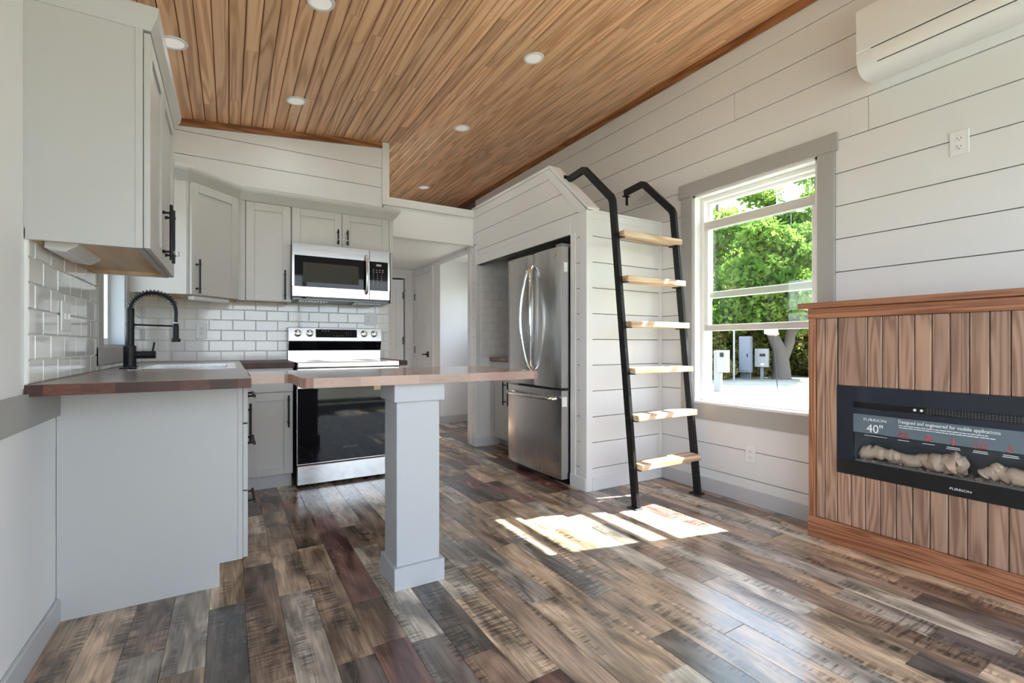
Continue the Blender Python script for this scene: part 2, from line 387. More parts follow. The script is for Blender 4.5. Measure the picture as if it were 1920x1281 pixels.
for k in range(len(zs)-1):
    a, b = zs[k], zs[k+1]; segs = [(0., 5.9)]
    lo, hi = WY0-.09, WY1+.09
    far = 2.62 if b < 2.0 else 5.9
    if a < WZ1+.095 and b > WZ0-.105:
        segs = [(0., lo), (hi+.02, far)]
        h2 = hi+.02; y_0 = 1.2018 if k == 12 else 0.; A_, B_ = a+g, b-g
        if b > WZ1+.10:
            segs = [(0., 1.2002)] if k == 12 else []
            zc = WZ1+.095; obj('shiplap_board', M().prism([(y_0, A_), (lo, A_), (lo, zc), (h2, zc), (h2, A_), (far, A_), (far, B_), (y_0, B_)], 'x', XR, TH0), SHIP, wr)
        elif a < WZ0-.11:
            segs = []
            zc = WZ0-.105; obj('shiplap_board', M().prism([(y_0, A_), (far, A_), (far, B_), (h2, B_), (h2, zc), (lo, zc), (lo, B_), (y_0, B_)], 'x', XR, TH0), SHIP, wr)
    else: segs = [(0., far)]
    for (p, q) in segs:
        cut = JOINTS.get(k)
        if cut and p < cut < q: board('shiplap_board', p, cut-.0008, a, b, wr); board('shiplap_board', cut+.0008, q, a, b, wr)
        else: board('shiplap_board', p, q, a, b, wr)
struct('baseboard_right', M().box(XR-.014, XR, 1.36, 2.61, 0, .095, .003), BASEB)

# window_1: hung window, lower sash raised half way
win = thing('window_1', None, None, (XR+.06, (WY0+WY1)/2, WZ0), kind='structure')
m = M(); J = .016
m.box(XR-.004, 3.02, WY0, WY0+J, WZ0, WZ1); m.box(XR-.004, 3.02, WY1-J, WY1, WZ0, WZ1); m.box(XR-.004, 3.02, WY0, WY1, WZ1-J, WZ1); m.box(XR-.012, 3.02, WY0, WY1, WZ0, WZ0+J)
obj('jamb', m, VINYL, win)
m = M(); CX0 = XR-.018
m.box(CX0, XR+.002, WY0-.09, WY0, WZ0, WZ1, .002); m.box(CX0, XR+.002, WY1, WY1+.10, WZ0, WZ1, .002)
m.box(CX0-.004, XR+.002, WY0-.105, WY1+.12, WZ1, WZ1+.10, .002); m.box(CX0, XR+.002, WY0-.09, WY1+.10, WZ0-.11, WZ0, .002)
obj('casing', m, GREYTRIM, win)
m = M(); F = .028
for (a, b, c, d) in ((WY0+J, WY0+J+F, WZ0+J, WZ1-J), (WY1-J-F, WY1-J, WZ0+J, WZ1-J), (WY0+J+F, WY1-J-F, WZ1-J-F, WZ1-J), (WY0+J+F, WY1-J-F, WZ0+J, WZ0+J+.02)):
    m.box(2.99, 3.085, a, b, c, d, .003)
obj('frame', m, VINYL, win)
def sash(x0, x1, ya, yb, za, zb, top, bot, st, rails, railmat):
    s = obj('sash', M().box(x0, x1, ya, ya+st, za+bot, zb-top, .002).box(x0, x1, yb-st, yb, za+bot, zb-top, .002), VINYL, win)
    obj('rail', M().box(x0-.006, x1, ya, yb, zb-top, zb, .004), railmat, s); obj('rail', M().box(x0-.006, x1, ya, yb, za, za+bot, .004), railmat, s)
    obj('pane', M().box((x0+x1)/2-.001, (x0+x1)/2+.001, ya+st, yb-st, za+bot, zb-top), GLASS, s)
ya, yb = WY0+J+F, WY1-J-F
sash(2.998, 3.028, ya, yb, 1.14, 1.938, .062, .046, .028, True, GREYVINYL)
sash(3.034, 3.064, ya, yb, 1.38, WZ1-J-F, .02, .048, .022, False, VINYL)

# near part of the right wall with an unseen twin window, added for its bounced sun fill
N0, N1 = -.90, -.04
struct('wall_right_near', M().box(XR, TH1, YN, N0, -.12, 3.12).box(XR, TH1, N1, 0., -.12, 3.12).box(XR, TH1, N0, N1, -.12, WZ0).box(XR, TH1, N0, N1, WZ1, 3.12), WHITE)
w4 = thing('fill_window', None, None, (XR+.06, (N0+N1)/2, WZ0), kind='structure')
m = M(); m.box(2.99, 3.085, N0, N0+.045, WZ0, WZ1).box(2.99, 3.085, N1-.045, N1, WZ0, WZ1).box(2.99, 3.085, N0+.045, N1-.045, WZ0, WZ0+.04).box(2.99, 3.085, N0+.045, N1-.045, WZ1-.04, WZ1).box(2.99, 3.085, N0+.045, N1-.045, 1.35, 1.40)
obj('frame', m, VINYL, w4); obj('pane', M().box(3.03, 3.032, N0+.045, N1-.045, WZ0+.04, WZ1-.04), GLASS, w4)
# glazed side door
sd = thing('door_3', None, None, (XR+.09, (DY0+DY1)/2, 0), kind='structure')
m = M()
m.box(3.0, 3.05, DY0, DY0+.1, 0, DZ1); m.box(3.0, 3.05, DY1-.1, DY1, 0, DZ1); m.box(3.0, 3.05, DY0+.1, DY1-.1, 0, 1.15); m.box(3.0, 3.05, DY0+.1, DY1-.1, DZ1-.1, DZ1)
obj('frame', m, VINYL, sd); obj('pane', M().box(3.024, 3.026, DY0+.1, DY1-.1, 1.15, DZ1-.1), CLEAR, sd)

# ------------------------------------------------------------------ left wall
V0, V1, VZ0, VZ1 = 3.105, 3.735, 1.03, 1.98
U0, U1 = .05, 1.15
m = M()
for (a, b, c, d) in ((YN, U0, -.12, 2.9), (U0, U1, -.12, .885), (U0, U1, 2.1, 2.9), (U1, V0, -.12, 2.9), (V0, V1, -.12, VZ0), (V0, V1, VZ1, 2.9), (V1, YF, -.12, 2.9)): m.box(XL-.13, XL, a, b, c, d)
wlft = struct('wall_left', m, WHITE)
struct('trim_3', M().box(XL, XL+.014, YN, 2.40, .775, .884, .002), GREYTRIM)
struct('baseboard_left', M().box(XL, XL+.014, YN, 2.40, 0, .09, .003), BASEB)
v3 = thing('window_3', None, None, (XL-.06, (U0+U1)/2, .885), kind='structure')
m = M(); m.box(XL-.12, XL+.004, U0, U0+.04, .885, 2.1); m.box(XL-.12, XL+.004, U1-.04, U1, .885, 2.1); m.box(XL-.12, XL+.004, U0+.04, U1-.04, .885, .93); m.box(XL-.12, XL+.004, U0+.04, U1-.04, 2.055, 2.1); m.box(XL-.12, XL-.06, .57, .63, .93, 2.055)
obj('frame', m, VINYL, v3); obj('pane', M().box(XL-.086, XL-.084, U0+.04, U1-.04, .93, 2.055), CLEAR, v3)
m = M(); m.box(XL, XR+.014, YN-.1, YN, 2.40, 3.1).box(XL, -.45, YN-.1, YN, 0, 2.40).box(2.85, XR+.014, YN-.1, YN, 0, 2.40)
struct('wall_near', m, WHITE)
d4 = thing('door_4', None, None, (1.2, YN-.05, 0), kind='structure')
m = M()
for xx in (-.45, 1.165, 2.78): m.box(xx, xx+.07, YN-.07, YN-.02, 0, 2.40)
m.box(-.38, 2.78, YN-.07, YN-.02, 0, .08).box(-.38, 2.78, YN-.07, YN-.02, 2.32, 2.40)
obj('frame', m, VINYL, d4); obj('pane', M().box(-.38, 1.165, YN-.046, YN-.044, .08, 2.32).box(1.235, 2.78, YN-.046, YN-.044, .08, 2.32), CLEAR, d4)
v2 = thing('window_2', None, None, (XL-.06, (V0+V1)/2, VZ0), kind='structure')
m = M(); m.box(XL-.11, XL+.006, V0, V0+.012, VZ0, VZ1); m.box(XL-.11, XL+.006, V1-.012, V1, VZ0, VZ1); m.box(XL-.11, XL+.006, V0, V1, VZ0, VZ0+.012); m.box(XL-.11, XL+.006, V0, V1, VZ1-.012, VZ1)
obj('jamb', m, mk('sink_window_jamb', (.42, .45, .47), .5), v2)
m = M(); m.box(XL-.002, XL+.016, V0-.11, V0, VZ0-.09, VZ1, .002); m.box(XL-.002, XL+.016, V1, V1+.09, VZ0-.09, VZ1, .002); m.box(XL-.002, XL+.017, V0-.11, V1+.09, VZ0-.09, VZ0, .002); m.box(XL-.002, XL+.017, V0-.11, V1+.09, VZ1, VZ1+.09, .002)
obj('casing', m, GREYTRIM, v2)
m = M(); q = .03
m.box(XL-.10, XL-.07, V0+.012, V0+.012+q, VZ0+.012, VZ1-.012); m.box(XL-.10, XL-.07, V1-.012-q, V1-.012, VZ0+.012, VZ1-.012); m.box(XL-.10, XL-.07, V0+.042, V1-.042, VZ0+.012, VZ0+.05); m.box(XL-.10, XL-.07, V0+.042, V1-.042, VZ1-.05, VZ1-.012); m.box(XL-.10, XL-.07, V0+.042, V1-.042, 1.48, 1.52)
obj('frame', m, VINYL, v2); obj('pane', M().box(XL-.086, XL-.084, V0+.042, V1-.042, VZ0+.05, VZ1-.05), CLEAR, v2)

# ------------------------------------------------------------------ back wall, loft edge, hall
wb = struct('wall_back', M().box(XL, 1.285, YB+.014, YB+.11, 0, 3.0), GAPM)
for (a, b) in ((2.14, 2.325), (2.325, 2.505), (2.505, 2.685), (2.685, 2.95)):
    top = lambda x: min(b-g, cz(x)-.04)
    obj('shiplap_board', M().prism([(XL, a+g), (1.228, a+g), (1.228, top(1.228)), (XL, top(XL))], 'y', YB, YB+.014), SHIP, wb)
obj('plaster', M().box(XL, 1.289, YB+.006, YB+.014, 0, 2.138), WHITE, wb)
obj('plaster', M().box(1.285, 1.29, YB+.006, YB+.11, 0, 2.07), WHITE, wb)
struct('trim_4', M().box(1.225, 1.292, YB-.012, YB+.115, 2.40, 2.93, .002), SHIP)
struct('trim_5', M().box(1.225, 2.172, YB-.022, YB+.012, 2.348, 2.425, .003), SHIP)
struct('wall_header', M().box(1.24, 2.17, YB, YB+.10, 2.065, 2.41), WHITE)
struct('wall_loft_floor', M().box(1.29, XR+.014, YB+.10, YF, 2.16, 2.395), WHITE)
struct('wall_hall_left', M().box(1.19, 1.29, YB+.11, 6.9, 0, 2.16), WHITE)
struct('wall_loft_end', M().box(XL, XR+.17, YF-.02, YF+.08, 2.16, 3.2), SHIP)
# end wall of the hall with a doorway
m = M(); m.box(1.19, 1.46, 6.9, 7.0, 0, 2.16); m.box(1.46, 2.255, 6.9, 7.0, 2.035, 2.16); m.box(2.255, 2.40, 6.9, 7.0, 0, 2.16)
struct('wall_hall_end', m, WHITE)
d2 = thing('door_2', None, None, (1.86, 6.95, 0), kind='structure')
m = M(); m.box(2.262, 2.335, 6.882, 6.9, 0, 2.10, .002); m.box(1.38, 1.455, 6.882, 6.9, 0, 2.10, .002); m.box(1.455, 2.262, 6.882, 6.9, 2.03, 2.10, .002)
obj('casing', m, SHIP, d2)
def panel_door(T, w, h, par, name='leaf', mat=WHITE):
    m = M(T); st = .11
    m.box(0, st, 0, h, 0, .035, .001); m.box(w-st, w, 0, h, 0, .035, .001)
    for (a, b) in ((0, .2), (.86, 1.0), (h-.12, h)): m.box(st, w-st, a, b, 0, .035, .001)
    m.box(st, w-st, .2, .86, .008, .026); m.box(st, w-st, 1.0, h-.12, .008, .026)
    m.box(st+.05, w-st-.05, .25, .81, .02, .032, .006); m.box(st+.05, w-st-.05, 1.05, h-.17, .02, .032, .006)
    return obj(name, m, mat, par)
ang = math.radians(14)
panel_door(lambda a, b, c: (2.225-a*math.cos(ang)+c*math.sin(ang), 6.92+a*math.sin(ang)-c*math.cos(ang)*0+(-c), b), .74, 2.01, d2)
for zz in (1.72, 1.05): obj('hinge', M().box(2.215, 2.245, 6.872, 6.889, zz, zz+.11, .002), DARKSTEEL, d2)
obj('backing', M().box(1.3, 2.5, 7.02, 7.04, 0, 2.2), DARKROOM, d2)
# wall with the closed door on the right of the hall
wh = struct('wall_hall_right', M().box(2.39, 2.47, 5.865, 6.9, 0, 2.16), WHITE)
d1 = thing('door_1', None, None, (2.385, 6.45, 0), kind='structure')
panel_door(lambda a, b, c: (2.382-c*.2, 6.78-a, b), .64, 2.05, d1)
m = M(); m.box(2.368, 2.39, 6.785, 6.845, 0, 2.12, .002); m.box(2.368, 2.39, 6.075, 6.135, 0, 2.12, .002); m.box(2.368, 2.39, 6.135, 6.785, 2.055, 2.12, .002)
obj('casing', m, SHIP, d1)
obj('handle', M().box(2.366, 2.378, 6.22, 6.29, .87, .95, .003).box(2.325, 2.368, 6.245, 6.265, .9, .92, .004).box(2.325, 2.337, 6.25, 6.37, .9, .918, .004), BLACK, d1)
for zz in (1.70, .92): obj('hinge', M().box(2.362, 2.372, 6.765, 6.80, zz, zz+.10, .002), DARKSTEEL, d1)
struct('wall_hall_side', M().box(2.47, XR+.014, 5.86, 5.96, 0, 2.16).box(2.39, 2.47, 5.855, 5.865, 0, 2.16), WHITE)
struct('trim_6', M().box(2.375, 2.392, 4.52, 5.865, 2.09, 2.16), WHITE)
struct('baseboard_hall', M().box(2.385, XR, 5.842, 5.862, 0, .1, .003), BASEB)

# ------------------------------------------------------------------ fridge enclosure
BX, BY = 2.17, 2.61
OY0, OY1, OZ1 = 2.79, 4.35, 1.855
m = M(); m.box(BX+.014, XR+.014, BY+.014, BY+.06, 0, 1.985)
m.box(BX+.014, BX+.07, BY+.06, OY0, 0, 1.97)
m.prism([(BY+.014, OZ1), (BY+.014, 1.97), (3.06, 2.405), (YB, 2.405), (YB, OZ1)], 'x', BX+.014, BX+.07)
m.box(BX+.07, XR+.014, BY+.06, YB, 1.955, 1.985)
wf = struct('wall_fridge', m, GAPM)
def fy(z): return BY+(z-2.0)*1.055
zz = [0.0]+[Z0+PITCH*k for k in range(14)]
for k in range(len(zz)-1):
    a, b = zz[k], zz[k+1]
    if a < 1.98: board_m = M().box(BX+.045, XR, BY, BY+.014, a+g, min(b, 1.985)-g, .0015); obj('shiplap_board', board_m, SHIP, wf)
    # side facing the kitchen
    if b <= 1.86: obj('shiplap_board', M().box(BX, BX+.014, BY+.04, OY0-.03, a+g, b-g, .0015), SHIP, wf)
    elif a < 2.40:
        if a < OZ1:
            obj('shiplap_board', M().prism([(BY+.02, a+g), (OY0-.03, a+g), (OY0-.03, OZ1), (YB, OZ1), (YB, b-g), (BY+.02, b-g)], 'x', BX, BX+.014), SHIP, wf); continue
        aa, bb = max(a, OZ1), min(b, 2.40)
        obj('shiplap_board', M().prism([(max(BY+.02, fy(aa)), aa+g), (YB, aa+g), (YB, bb-g), (max(BY+.02, fy(bb)), bb-g)], 'x', BX, BX+.014), SHIP, wf)
m = M(); m.box(BX-.006, BX+.05, BY-.008, BY+.07, 0, 1.995, .002)       # corner board
obj('corner_board', m, SHIP, wf)
obj('corner_board', M().box(XR-.03, XR, BY-.006, BY+.014, .095, 1.99, .002), SHIP, wf)
m = M(); m.box(BX-.004, BX+.016, OY0-.06, OY0, 0, OZ1, .002); m.box(BX-.003, BX+.016, OY0, OY1, OZ1, OZ1+.09, .002)
obj('opening_casing', m, SHIP, wf)
# capped guard of the loft: sloping end and level top
m = M()
sl = [(BY-.02, 1.995), (3.055, 2.43), (3.055, 2.452), (BY-.03, 2.01)]
m.prism(sl, 'x', BX-.01, BX+.095)
m.box(BX-.012, BX+.10, 3.05, YB+.02, 2.425, 2.45, .002)
obj('cap_board', m, SHIP, wf)
m = M(); m.prism([(BY-.004, 2.0), (3.06, 2.43), (3.16, 2.43), (BY+.07, 1.985)], 'x', BX-.007, BX+.005)
m.box(BX-.0055, BX+.005, 3.08, YB, 2.345, 2.43, .002)
obj('edge_board', m, SHIP, wf)
obj('sill_board', M().box(BX+.045, XR, BY-.008, BY+.08, 1.985, 2.005, .002).box(BX+.05, XR, BY-.005, BY+.004, 1.94, 1.985, .002), SHIP, wf)
struct('baseboard_fridge', M().box(BX+.05, XR, BY-.014, BY+.002, 0, .095, .003).box(BX-.01, BX+.002, BY+.0, OY0, 0, .095, .003), SHIP)
# end wall of the niche, tiled on the kitchen side
m = M(); m.box(BX, XR+.014, OY1, 4.53, 0, 2.07)
wn = struct('wall_niche', m, WHITE)
obj('corner_board', M().box(BX-.008, BX+.035, OY1-.008, OY1+.06, 0, 2.06, .002).box(BX-.008, BX+.035, 4.47, 4.537, 0, 2.06, .002), SHIP, wn)
for k in range(11):
    obj('nail', M().box(BX-.0095, BX-.007, 4.40, 4.408, .2+PITCH*k, .208+PITCH*k), SLOT, wn)
struct('baseboard_niche', M().box(BX-.012, 2.46, OY1-.013, OY1+.002, 0, .095, .003), SHIP)

# ------------------------------------------------------------------ tiles
def tile_mesh(w, h, t=.006):
    b = .0035; m = M(); vs = [(0, 0, 0), (w, 0, 0), (w, 0, h), (0, 0, h), (b, -t, b), (w-b, -t, b), (w-b, -t, h-b), (b, -t, h-b), (0, -t+.003, 0), (w, -t+.003, 0), (w, -t+.003, h), (0, -t+.003, h)]
    m.add(vs, [(0, 1, 9, 8), (1, 2, 10, 9), (2, 3, 11, 10), (3, 0, 8, 11), (8, 9, 5, 4), (9, 10, 6, 5), (10, 11, 7, 6), (11, 8, 4, 7), (4, 5, 6, 7)])
    return m.mesh('tile')
TL, THh, GR = .1615, .0825, .003
cache = {}
def tiles(par, a0, a1, rows, place, shift):
    """rows: list of (z0, z1, odd); place(a, z) -> location and yaw"""
    for (z0, z1, odd) in rows:
        a = a0-((shift+(TL/2 if odd else 0)) % TL)
        while a < a1-.004:
            b0, b1 = max(a, a0), min(a+TL, a1)
            if b1-b0 > .012:
                key = (round(b1-b0-GR, 3), round(z1-z0-GR, 3))
                if key not in cache: cache[key] = tile_mesh(*key)
                loc, yaw = place(b0, b1, z0+GR/2)
                o = inst('tile', cache[key], loc, par); o.rotation_euler.z = yaw
                if cache[key].materials.__len__() == 0: cache[key].materials.append(TILE)
            a += TL
rows = [(.914, .991, 0), (.991, 1.074, 1), (1.074, 1.156, 0), (1.156, 1.239, 1), (1.239, 1.322, 0), (1.322, 1.40, 1)]
bs = struct('wall_backsplash_back', M().box(XL+.004, 1.287, YB-.002, YB+.007, .90, 1.43), GROUT)
tiles(bs, XL+.006, 1.287, rows, lambda a0, a1, z: ((a0+GR/2, YB-.002, z), 0), XL-(-.056-5*TL)+.003)
# left wall: above the counter up to the cabinet, then under the window
bl = struct('wall_backsplash_left', M().box(XL-.001, XL+.004, 2.072, V0-.112, .90, 1.41).box(XL-.001, XL+.004, V0-.112, V1+.092, .90, VZ0-.092).box(XL-.001, XL+.004, V1+.092, YB, .90, 1.41), GROUT)
rl = [(z0, z1, o) for z0, z1, o in rows]
lft = lambda a0, a1, z: ((XL+.004, a1-GR/2-(a1-a0-GR), z), math.pi/2)
tiles(bl, 2.08, V0-.112, rl, lft, .02)
tiles(bl, V0-.112, V1+.092, [(.914, .938, 0)], lft, .05)
tiles(bl, V1+.092, YB-.012, rl, lft, .05)
obj('edge_strip', M().box(XL, XL+.011, 2.069, 2.077, .914, 1.373, .003), TILE, bl)
nb = struct('wall_backsplash_niche', M().box(2.225, XR, OY1-.002, OY1+.001, .90, 1.96), GROUT)
nr = []; z = .93; k = 0
while z < 1.95: nr.append((z, min(z+.0825, 1.955), k % 2)); z += .0825; k += 1
tiles(nb, 2.225, 2.72, nr, lambda a0, a1, z: ((a0+GR/2, OY1-.002, z), 0), .03)

# ------------------------------------------------------------------ cabinets
def door_T(o, u, n):
    o, u, n = Vector(o), Vector(u), Vector(n)
    return lambda a, b, c: o+u*a+Vector((0, 0, 1))*b+n*c
def shaker(o, u, n, w, h, par, name='door', fr=.058, flat=False):
    m = M(door_T(o, u, n)); e = .0012
    if flat: m.box(0, w, 0, h, 0, .019, e)
    else:
        m.box(0, fr, 0, h, 0, .019, e); m.box(w-fr, w, 0, h, 0, .019, e)
        m.box(fr+.0004, w-fr-.0004, 0, fr, 0, .0188, e); m.box(fr+.0004, w-fr-.0004, h-fr, h, 0, .0188, e); m.box(fr-.004, w-fr+.004, fr-.004, h-fr+.004, .001, .010)
    return obj(name, m, CAB, par)
def pull(c, ax, n, L, par, span=None, name='handle'):
    c, ax, n = Vector(c), Vector(ax).normalized(), Vector(n).normalized(); span = span or L*.7; s = .03
    m = M().tube([c+n*s-ax*L/2, c+n*s+ax*L/2], .0062, 10)
    for e in (-1, 1):
        p = c+ax*e*span/2
        m.tube([p, p+n*.004, p+n*.012, p+n*s], [.008, .0075, .0045, .0045], 8)
        m.tube([p+n*s-ax*.006, p+n*s+ax*.006], .0078, 10)
    return obj(name, m, BLACK, par)
def sweep(poly, prof):
    """mitred moulding: poly in plan, profile of (offset to the right of travel, z)"""
    m = M(); P = [Vector((*p, 0)) for p in poly]; n = len(P); rings = []
    for i, p in enumerate(P):
        d0 = (P[i]-P[i-1]).normalized() if i else None; d1 = (P[i+1]-P[i]).normalized() if i < n-1 else None
        d0 = d0 or d1; d1 = d1 or d0
        n0 = Vector((d0.y, -d0.x, 0)); n1 = Vector((d1.y, -d1.x, 0)); nn = (n0+n1).normalized(); k = 1/max(.3, nn.dot(n0))
        rings.append([(p.x+nn.x*o*k, p.y+nn.y*o*k, z) for o, z in prof])
    q = len(prof); m.add([v for r in rings for v in r], [(i*q+j, i*q+(j+1) % q, (i+1)*q+(j+1) % q, (i+1)*q+j) for i in range(n-1) for j in range(q)]+[tuple(range(q)), tuple((n-1)*q+j for j in range(q))])
    return m
CROWN = [(-.02, 2.135), (.001, 2.135), (.006, 2.146), (.022, 2.176), (.026, 2.20), (.026, 2.208), (-.02, 2.208)]
CROWNB = [(-.02, 2.132), (.002, 2.132), (.010, 2.142), (.046, 2.190), (.052, 2.205), (.052, 2.222), (-.02, 2.222)]

# wall cabinet over the sink end
uc = thing('wall_cabinet', 'tall pale grey wall cabinet with plain side panel at upper left', 'cabinet', (-.40, 2.5, 1.375))
obj('body', M().box(XL, -.257, 2.09, 2.905, 1.40, 2.14).box(XL, -.257, 2.072, 2.09, 1.375, 2.14, .001).box(XL, -.257, 2.905, 2.92, 1.375, 2.14).box(-.277, -.257, 2.09, 2.905, 1.375, 1.40).box(-.277, -.2565, 2.068, 2.085, 1.375, 2.137, .0008), CAB, uc)
obj('bottom_panel', M().box(XL+.004, -.279, 2.092, 2.903, 1.392, 1.399).box(XL+.004, XL+.02, 2.092, 2.903, 1.378, 1.392).box(XL+.02, -.279, 2.885, 2.903, 1.377, 1.392), INNERWOOD, uc, label='raw plywood underside')
d = shaker((-.255, 2.078, 1.378), (0, 1, 0), (1, 0, 0), .395, .752, uc); pull((-.236, 2.43, 1.509), (0, 0, 1), (1, 0, 0), .23, d, .162)
d = shaker((-.255, 2.477, 1.378), (0, 1, 0), (1, 0, 0), .44, .752, uc); pull((-.236, 2.525, 1.509), (0, 0, 1), (1, 0, 0), .23, d, .162)
obj('crown', sweep([(XL, 2.07), (-.235, 2.07), (-.235, 2.935), (XL, 2.935)], CROWN), CAB, uc)
obj('zip_tie', M().tube([(-.193+.016*math.cos(a)*.6, 2.478+.062*math.sin(a), 1.432+.004*math.cos(a*2)) for a in [2*math.pi*k/20 for k in range(21)]], .0018, 6), PLASTIC, label='white zip tie looped round the pair of black handles of the upper left cabinet', cat='zip tie')
m = M().prism([(-.53, 1.392), (-.53, 1.366), (-.475, 1.36), (-.445, 1.38), (-.445, 1.392)], 'y', 2.165, 2.50)
L1 = thing('cabinet_light', 'white wedge-shaped light under the upper left cabinet', 'light', (-.485, 2.33, 1.345))
obj('housing', m, PLASTIC, L1); obj('diffuser', M().prism([(-.525, 1.3635), (-.477, 1.358), (-.477, 1.361), (-.525, 1.3665)], 'y', 2.18, 2.485), PLASTIC, L1)

# corner wall cabinet with a diagonal door
cc = thing('corner_wall_cabinet', 'pale grey corner wall cabinet with diagonal door above the sink corner', 'cabinet', (-.3, 4.15, 1.378))
obj('body', M().prism([(XL, YB-.012), (XL, 3.81), (-.245, 3.81), (.06, 4.115), (.06, YB-.012)], 'z', 1.40, 2.14).prism([(XL, 3.825), (XL, 3.81), (-.245, 3.81), (-.235, 3.825)], 'z', 1.378, 1.40), CAB, cc)
obj('bottom_panel', M().prism([(XL+.005, YB-.015), (XL+.005, 3.83), (-.24, 3.83), (.055, 4.125), (.055, YB-.015)], 'z', 1.394, 1.399).box(-.06, .05, 4.30, 4.33, 1.378, 1.394), INNERWOOD, cc, label='raw plywood underside')
u = Vector((1, 1, 0)).normalized(); n = Vector((1, -1, 0)).normalized(); o = Vector((-.245, 3.81, 1.381))
obj('face_frame', M(door_T(o+n*-.002+Vector((0, 0, -.003)), u, n)).box(0, .431, 0, .03, 0, .004).box(0, .02, 0, .755, 0, .006).box(.415, .431, 0, .755, 0, .006), CAB, cc)
d = shaker(o+u*.022+n*.003, u, n, .39, .75, cc); pull(o+u*.06+n*.022+Vector((0, 0, .12)), (0, 0, 1), n, .23, d, .162)

# wall cabinet beside the microwave
sc_ = thing('wall_cabinet', 'narrow pale grey wall cabinet between corner cabinet and microwave', 'cabinet', (.24, 4.28, 1.378))
obj('body', M().box(.062, .424, 4.137, YB-.012, 1.40, 2.14).box(.062, .424, 4.137, 4.155, 1.378, 1.40).box(.406, .424, 4.155, YB-.012, 1.378, 1.40), CAB, sc_)
obj('bottom_panel', M().box(.064, .404, 4.157, YB-.015, 1.393, 1.399), INNERWOOD, sc_, label='raw plywood underside')
obj('filler', M().box(.062, .106, 4.118, 4.137, 1.378, 2.135, .001), CAB, sc_)
d = shaker((.111, 4.136, 1.381), (1, 0, 0), (0, -1, 0), .308, .75, sc_); pull((.378, 4.116, 1.509), (0, 0, 1), (0, -1, 0), .23, d, .162)
# cabinet above the microwave
oc = thing('wall_cabinet', 'short pale grey two-door wall cabinet above the microwave', 'cabinet', (.83, 4.28, 1.845))
obj('body', M().box(.426, 1.238, 4.137, YB-.012, 1.845, 2.14).box(1.205, 1.238, 4.117, 4.137, 1.845, 2.135).box(1.222, 1.24, 4.137, YB-.012, 1.41, 1.845), CAB, oc)
d = shaker((.43, 4.136, 1.85), (1, 0, 0), (0, -1, 0), .378, .282, oc); pull((.775, 4.116, 1.93), (0, 0, 1), (0, -1, 0), .125, d, .085)
d = shaker((.812, 4.136, 1.85), (1, 0, 0), (0, -1, 0), .39, .282, oc); pull((.85, 4.116, 1.93), (0, 0, 1), (0, -1, 0), .125, d, .085)
obj('crown_molding', sweep([(XL+.002, 3.808), (-.245, 3.808), (.062, 4.115), (1.24, 4.115), (1.24, YB-.004)], CROWNB), CAB, label='pale grey crown molding along the top of the back wall cabinets', cat='molding')
obj('zip_tie', M().tube([(.8125+.043*math.cos(a), 4.076+.012*math.sin(a), 1.905) for a in [2*math.pi*k/16 for k in range(17)]], .0016, 6), PLASTIC, label='white zip tie joining the two short handles above the microwave', cat='zip tie')
for (x0, x1, nm) in ((-.17, .04, 'white strip light under the diagonal corner cabinet'),):
    lt = thing('cabinet_light', nm, 'light', (-.06, 4.09, 1.36))
    tt = M(door_T((-.20, 3.885, 1.352), u, n)); tt.box(0, .30, 0, .026, -.06, -.012, .004); obj('housing', tt, PLASTIC, lt)
    tt = M(door_T((-.19, 3.895, 1.349), u, n)); tt.box(0, .27, 0, .004, -.05, -.018); obj('diffuser', tt, PLASTIC, lt)

# base cabinets along the left wall
b1 = thing('drawer_cabinet', 'pale grey base cabinet of three drawers with large plain end panel', 'cabinet', (-.25, 2.64, 0))
obj('body', M().box(XL+.002, .033, 2.42, 2.868, .10, .875).box(XL+.002, -.036, 2.42, 2.868, 0, .10), CAB, b1)
obj('end_panel', M().prism([(XL+.002, 0), (-.034, 0), (-.034, .10), (.033, .10), (.033, .875), (XL+.002, .875)], 'y', 2.40, 2.419), CAB, b1)
obj('stile', M().box(.0335, .0525, 2.40, 2.43, .10, .875, .001).box(.0335, .0525, 2.43, 2.868, .10, .103).box(.0335, .0525, 2.85, 2.868, .103, .875), CAB, b1)
for (za, zb, hz) in ((.104, .394, .31), (.400, .690, .58), (.697, .862, .80)):
    d = shaker((.0535, 2.404, za), (0, 1, 0), (1, 0, 0), .455, zb-za, b1, 'drawer', .055, zb-za < .2); pull((.0725, 2.63, hz), (0, 1, 0), (1, 0, 0), .23, d, .162)
b2 = thing('sink_cabinet', 'pale grey sink base cabinet behind the drawer unit', 'cabinet', (-.25, 3.3, 0))
obj('body', M().box(XL+.002, .052, 2.87, 3.80, .10, .70).box(.034, .052, 2.87, 3.80, .70, .875).box(XL+.002, -.036, 2.87, 3.80, 0, .10), CAB, b2)
obj('false_front', M().box(.0525, .0715, 2.873, 3.77, .745, .862, .001), CAB, b2)
d = shaker((.0525, 2.873, .104), (0, 1, 0), (1, 0, 0), .44, .635, b2); pull((.0715, 2.95, .613), (0, 0, 1), (1, 0, 0), .215, d, .15)
d = shaker((.0525, 3.318, .104), (0, 1, 0), (1, 0, 0), .44, .635, b2); pull((.0715, 3.70, .613), (0, 0, 1), (1, 0, 0), .215, d, .15)
b3 = thing('base_cabinet', 'narrow pale grey base cabinet left of the stove with tall handle', 'cabinet', (.25, 4.1, 0))
obj('body', M().box(.054, .404, 3.822, YB-.01, .10, .875).box(.054, .400, 3.862, YB-.01, 0, .10), CAB, b3)
obj('top_rail', M().box(.09, .404, 3.803, 3.821, .702, .872, .001), CAB, b3)
d = shaker((.106, 3.821, .104), (1, 0, 0), (0, -1, 0), .296, .592, b3); pull((.373, 3.802, .56), (0, 0, 1), (0, -1, 0), .23, d, .162)
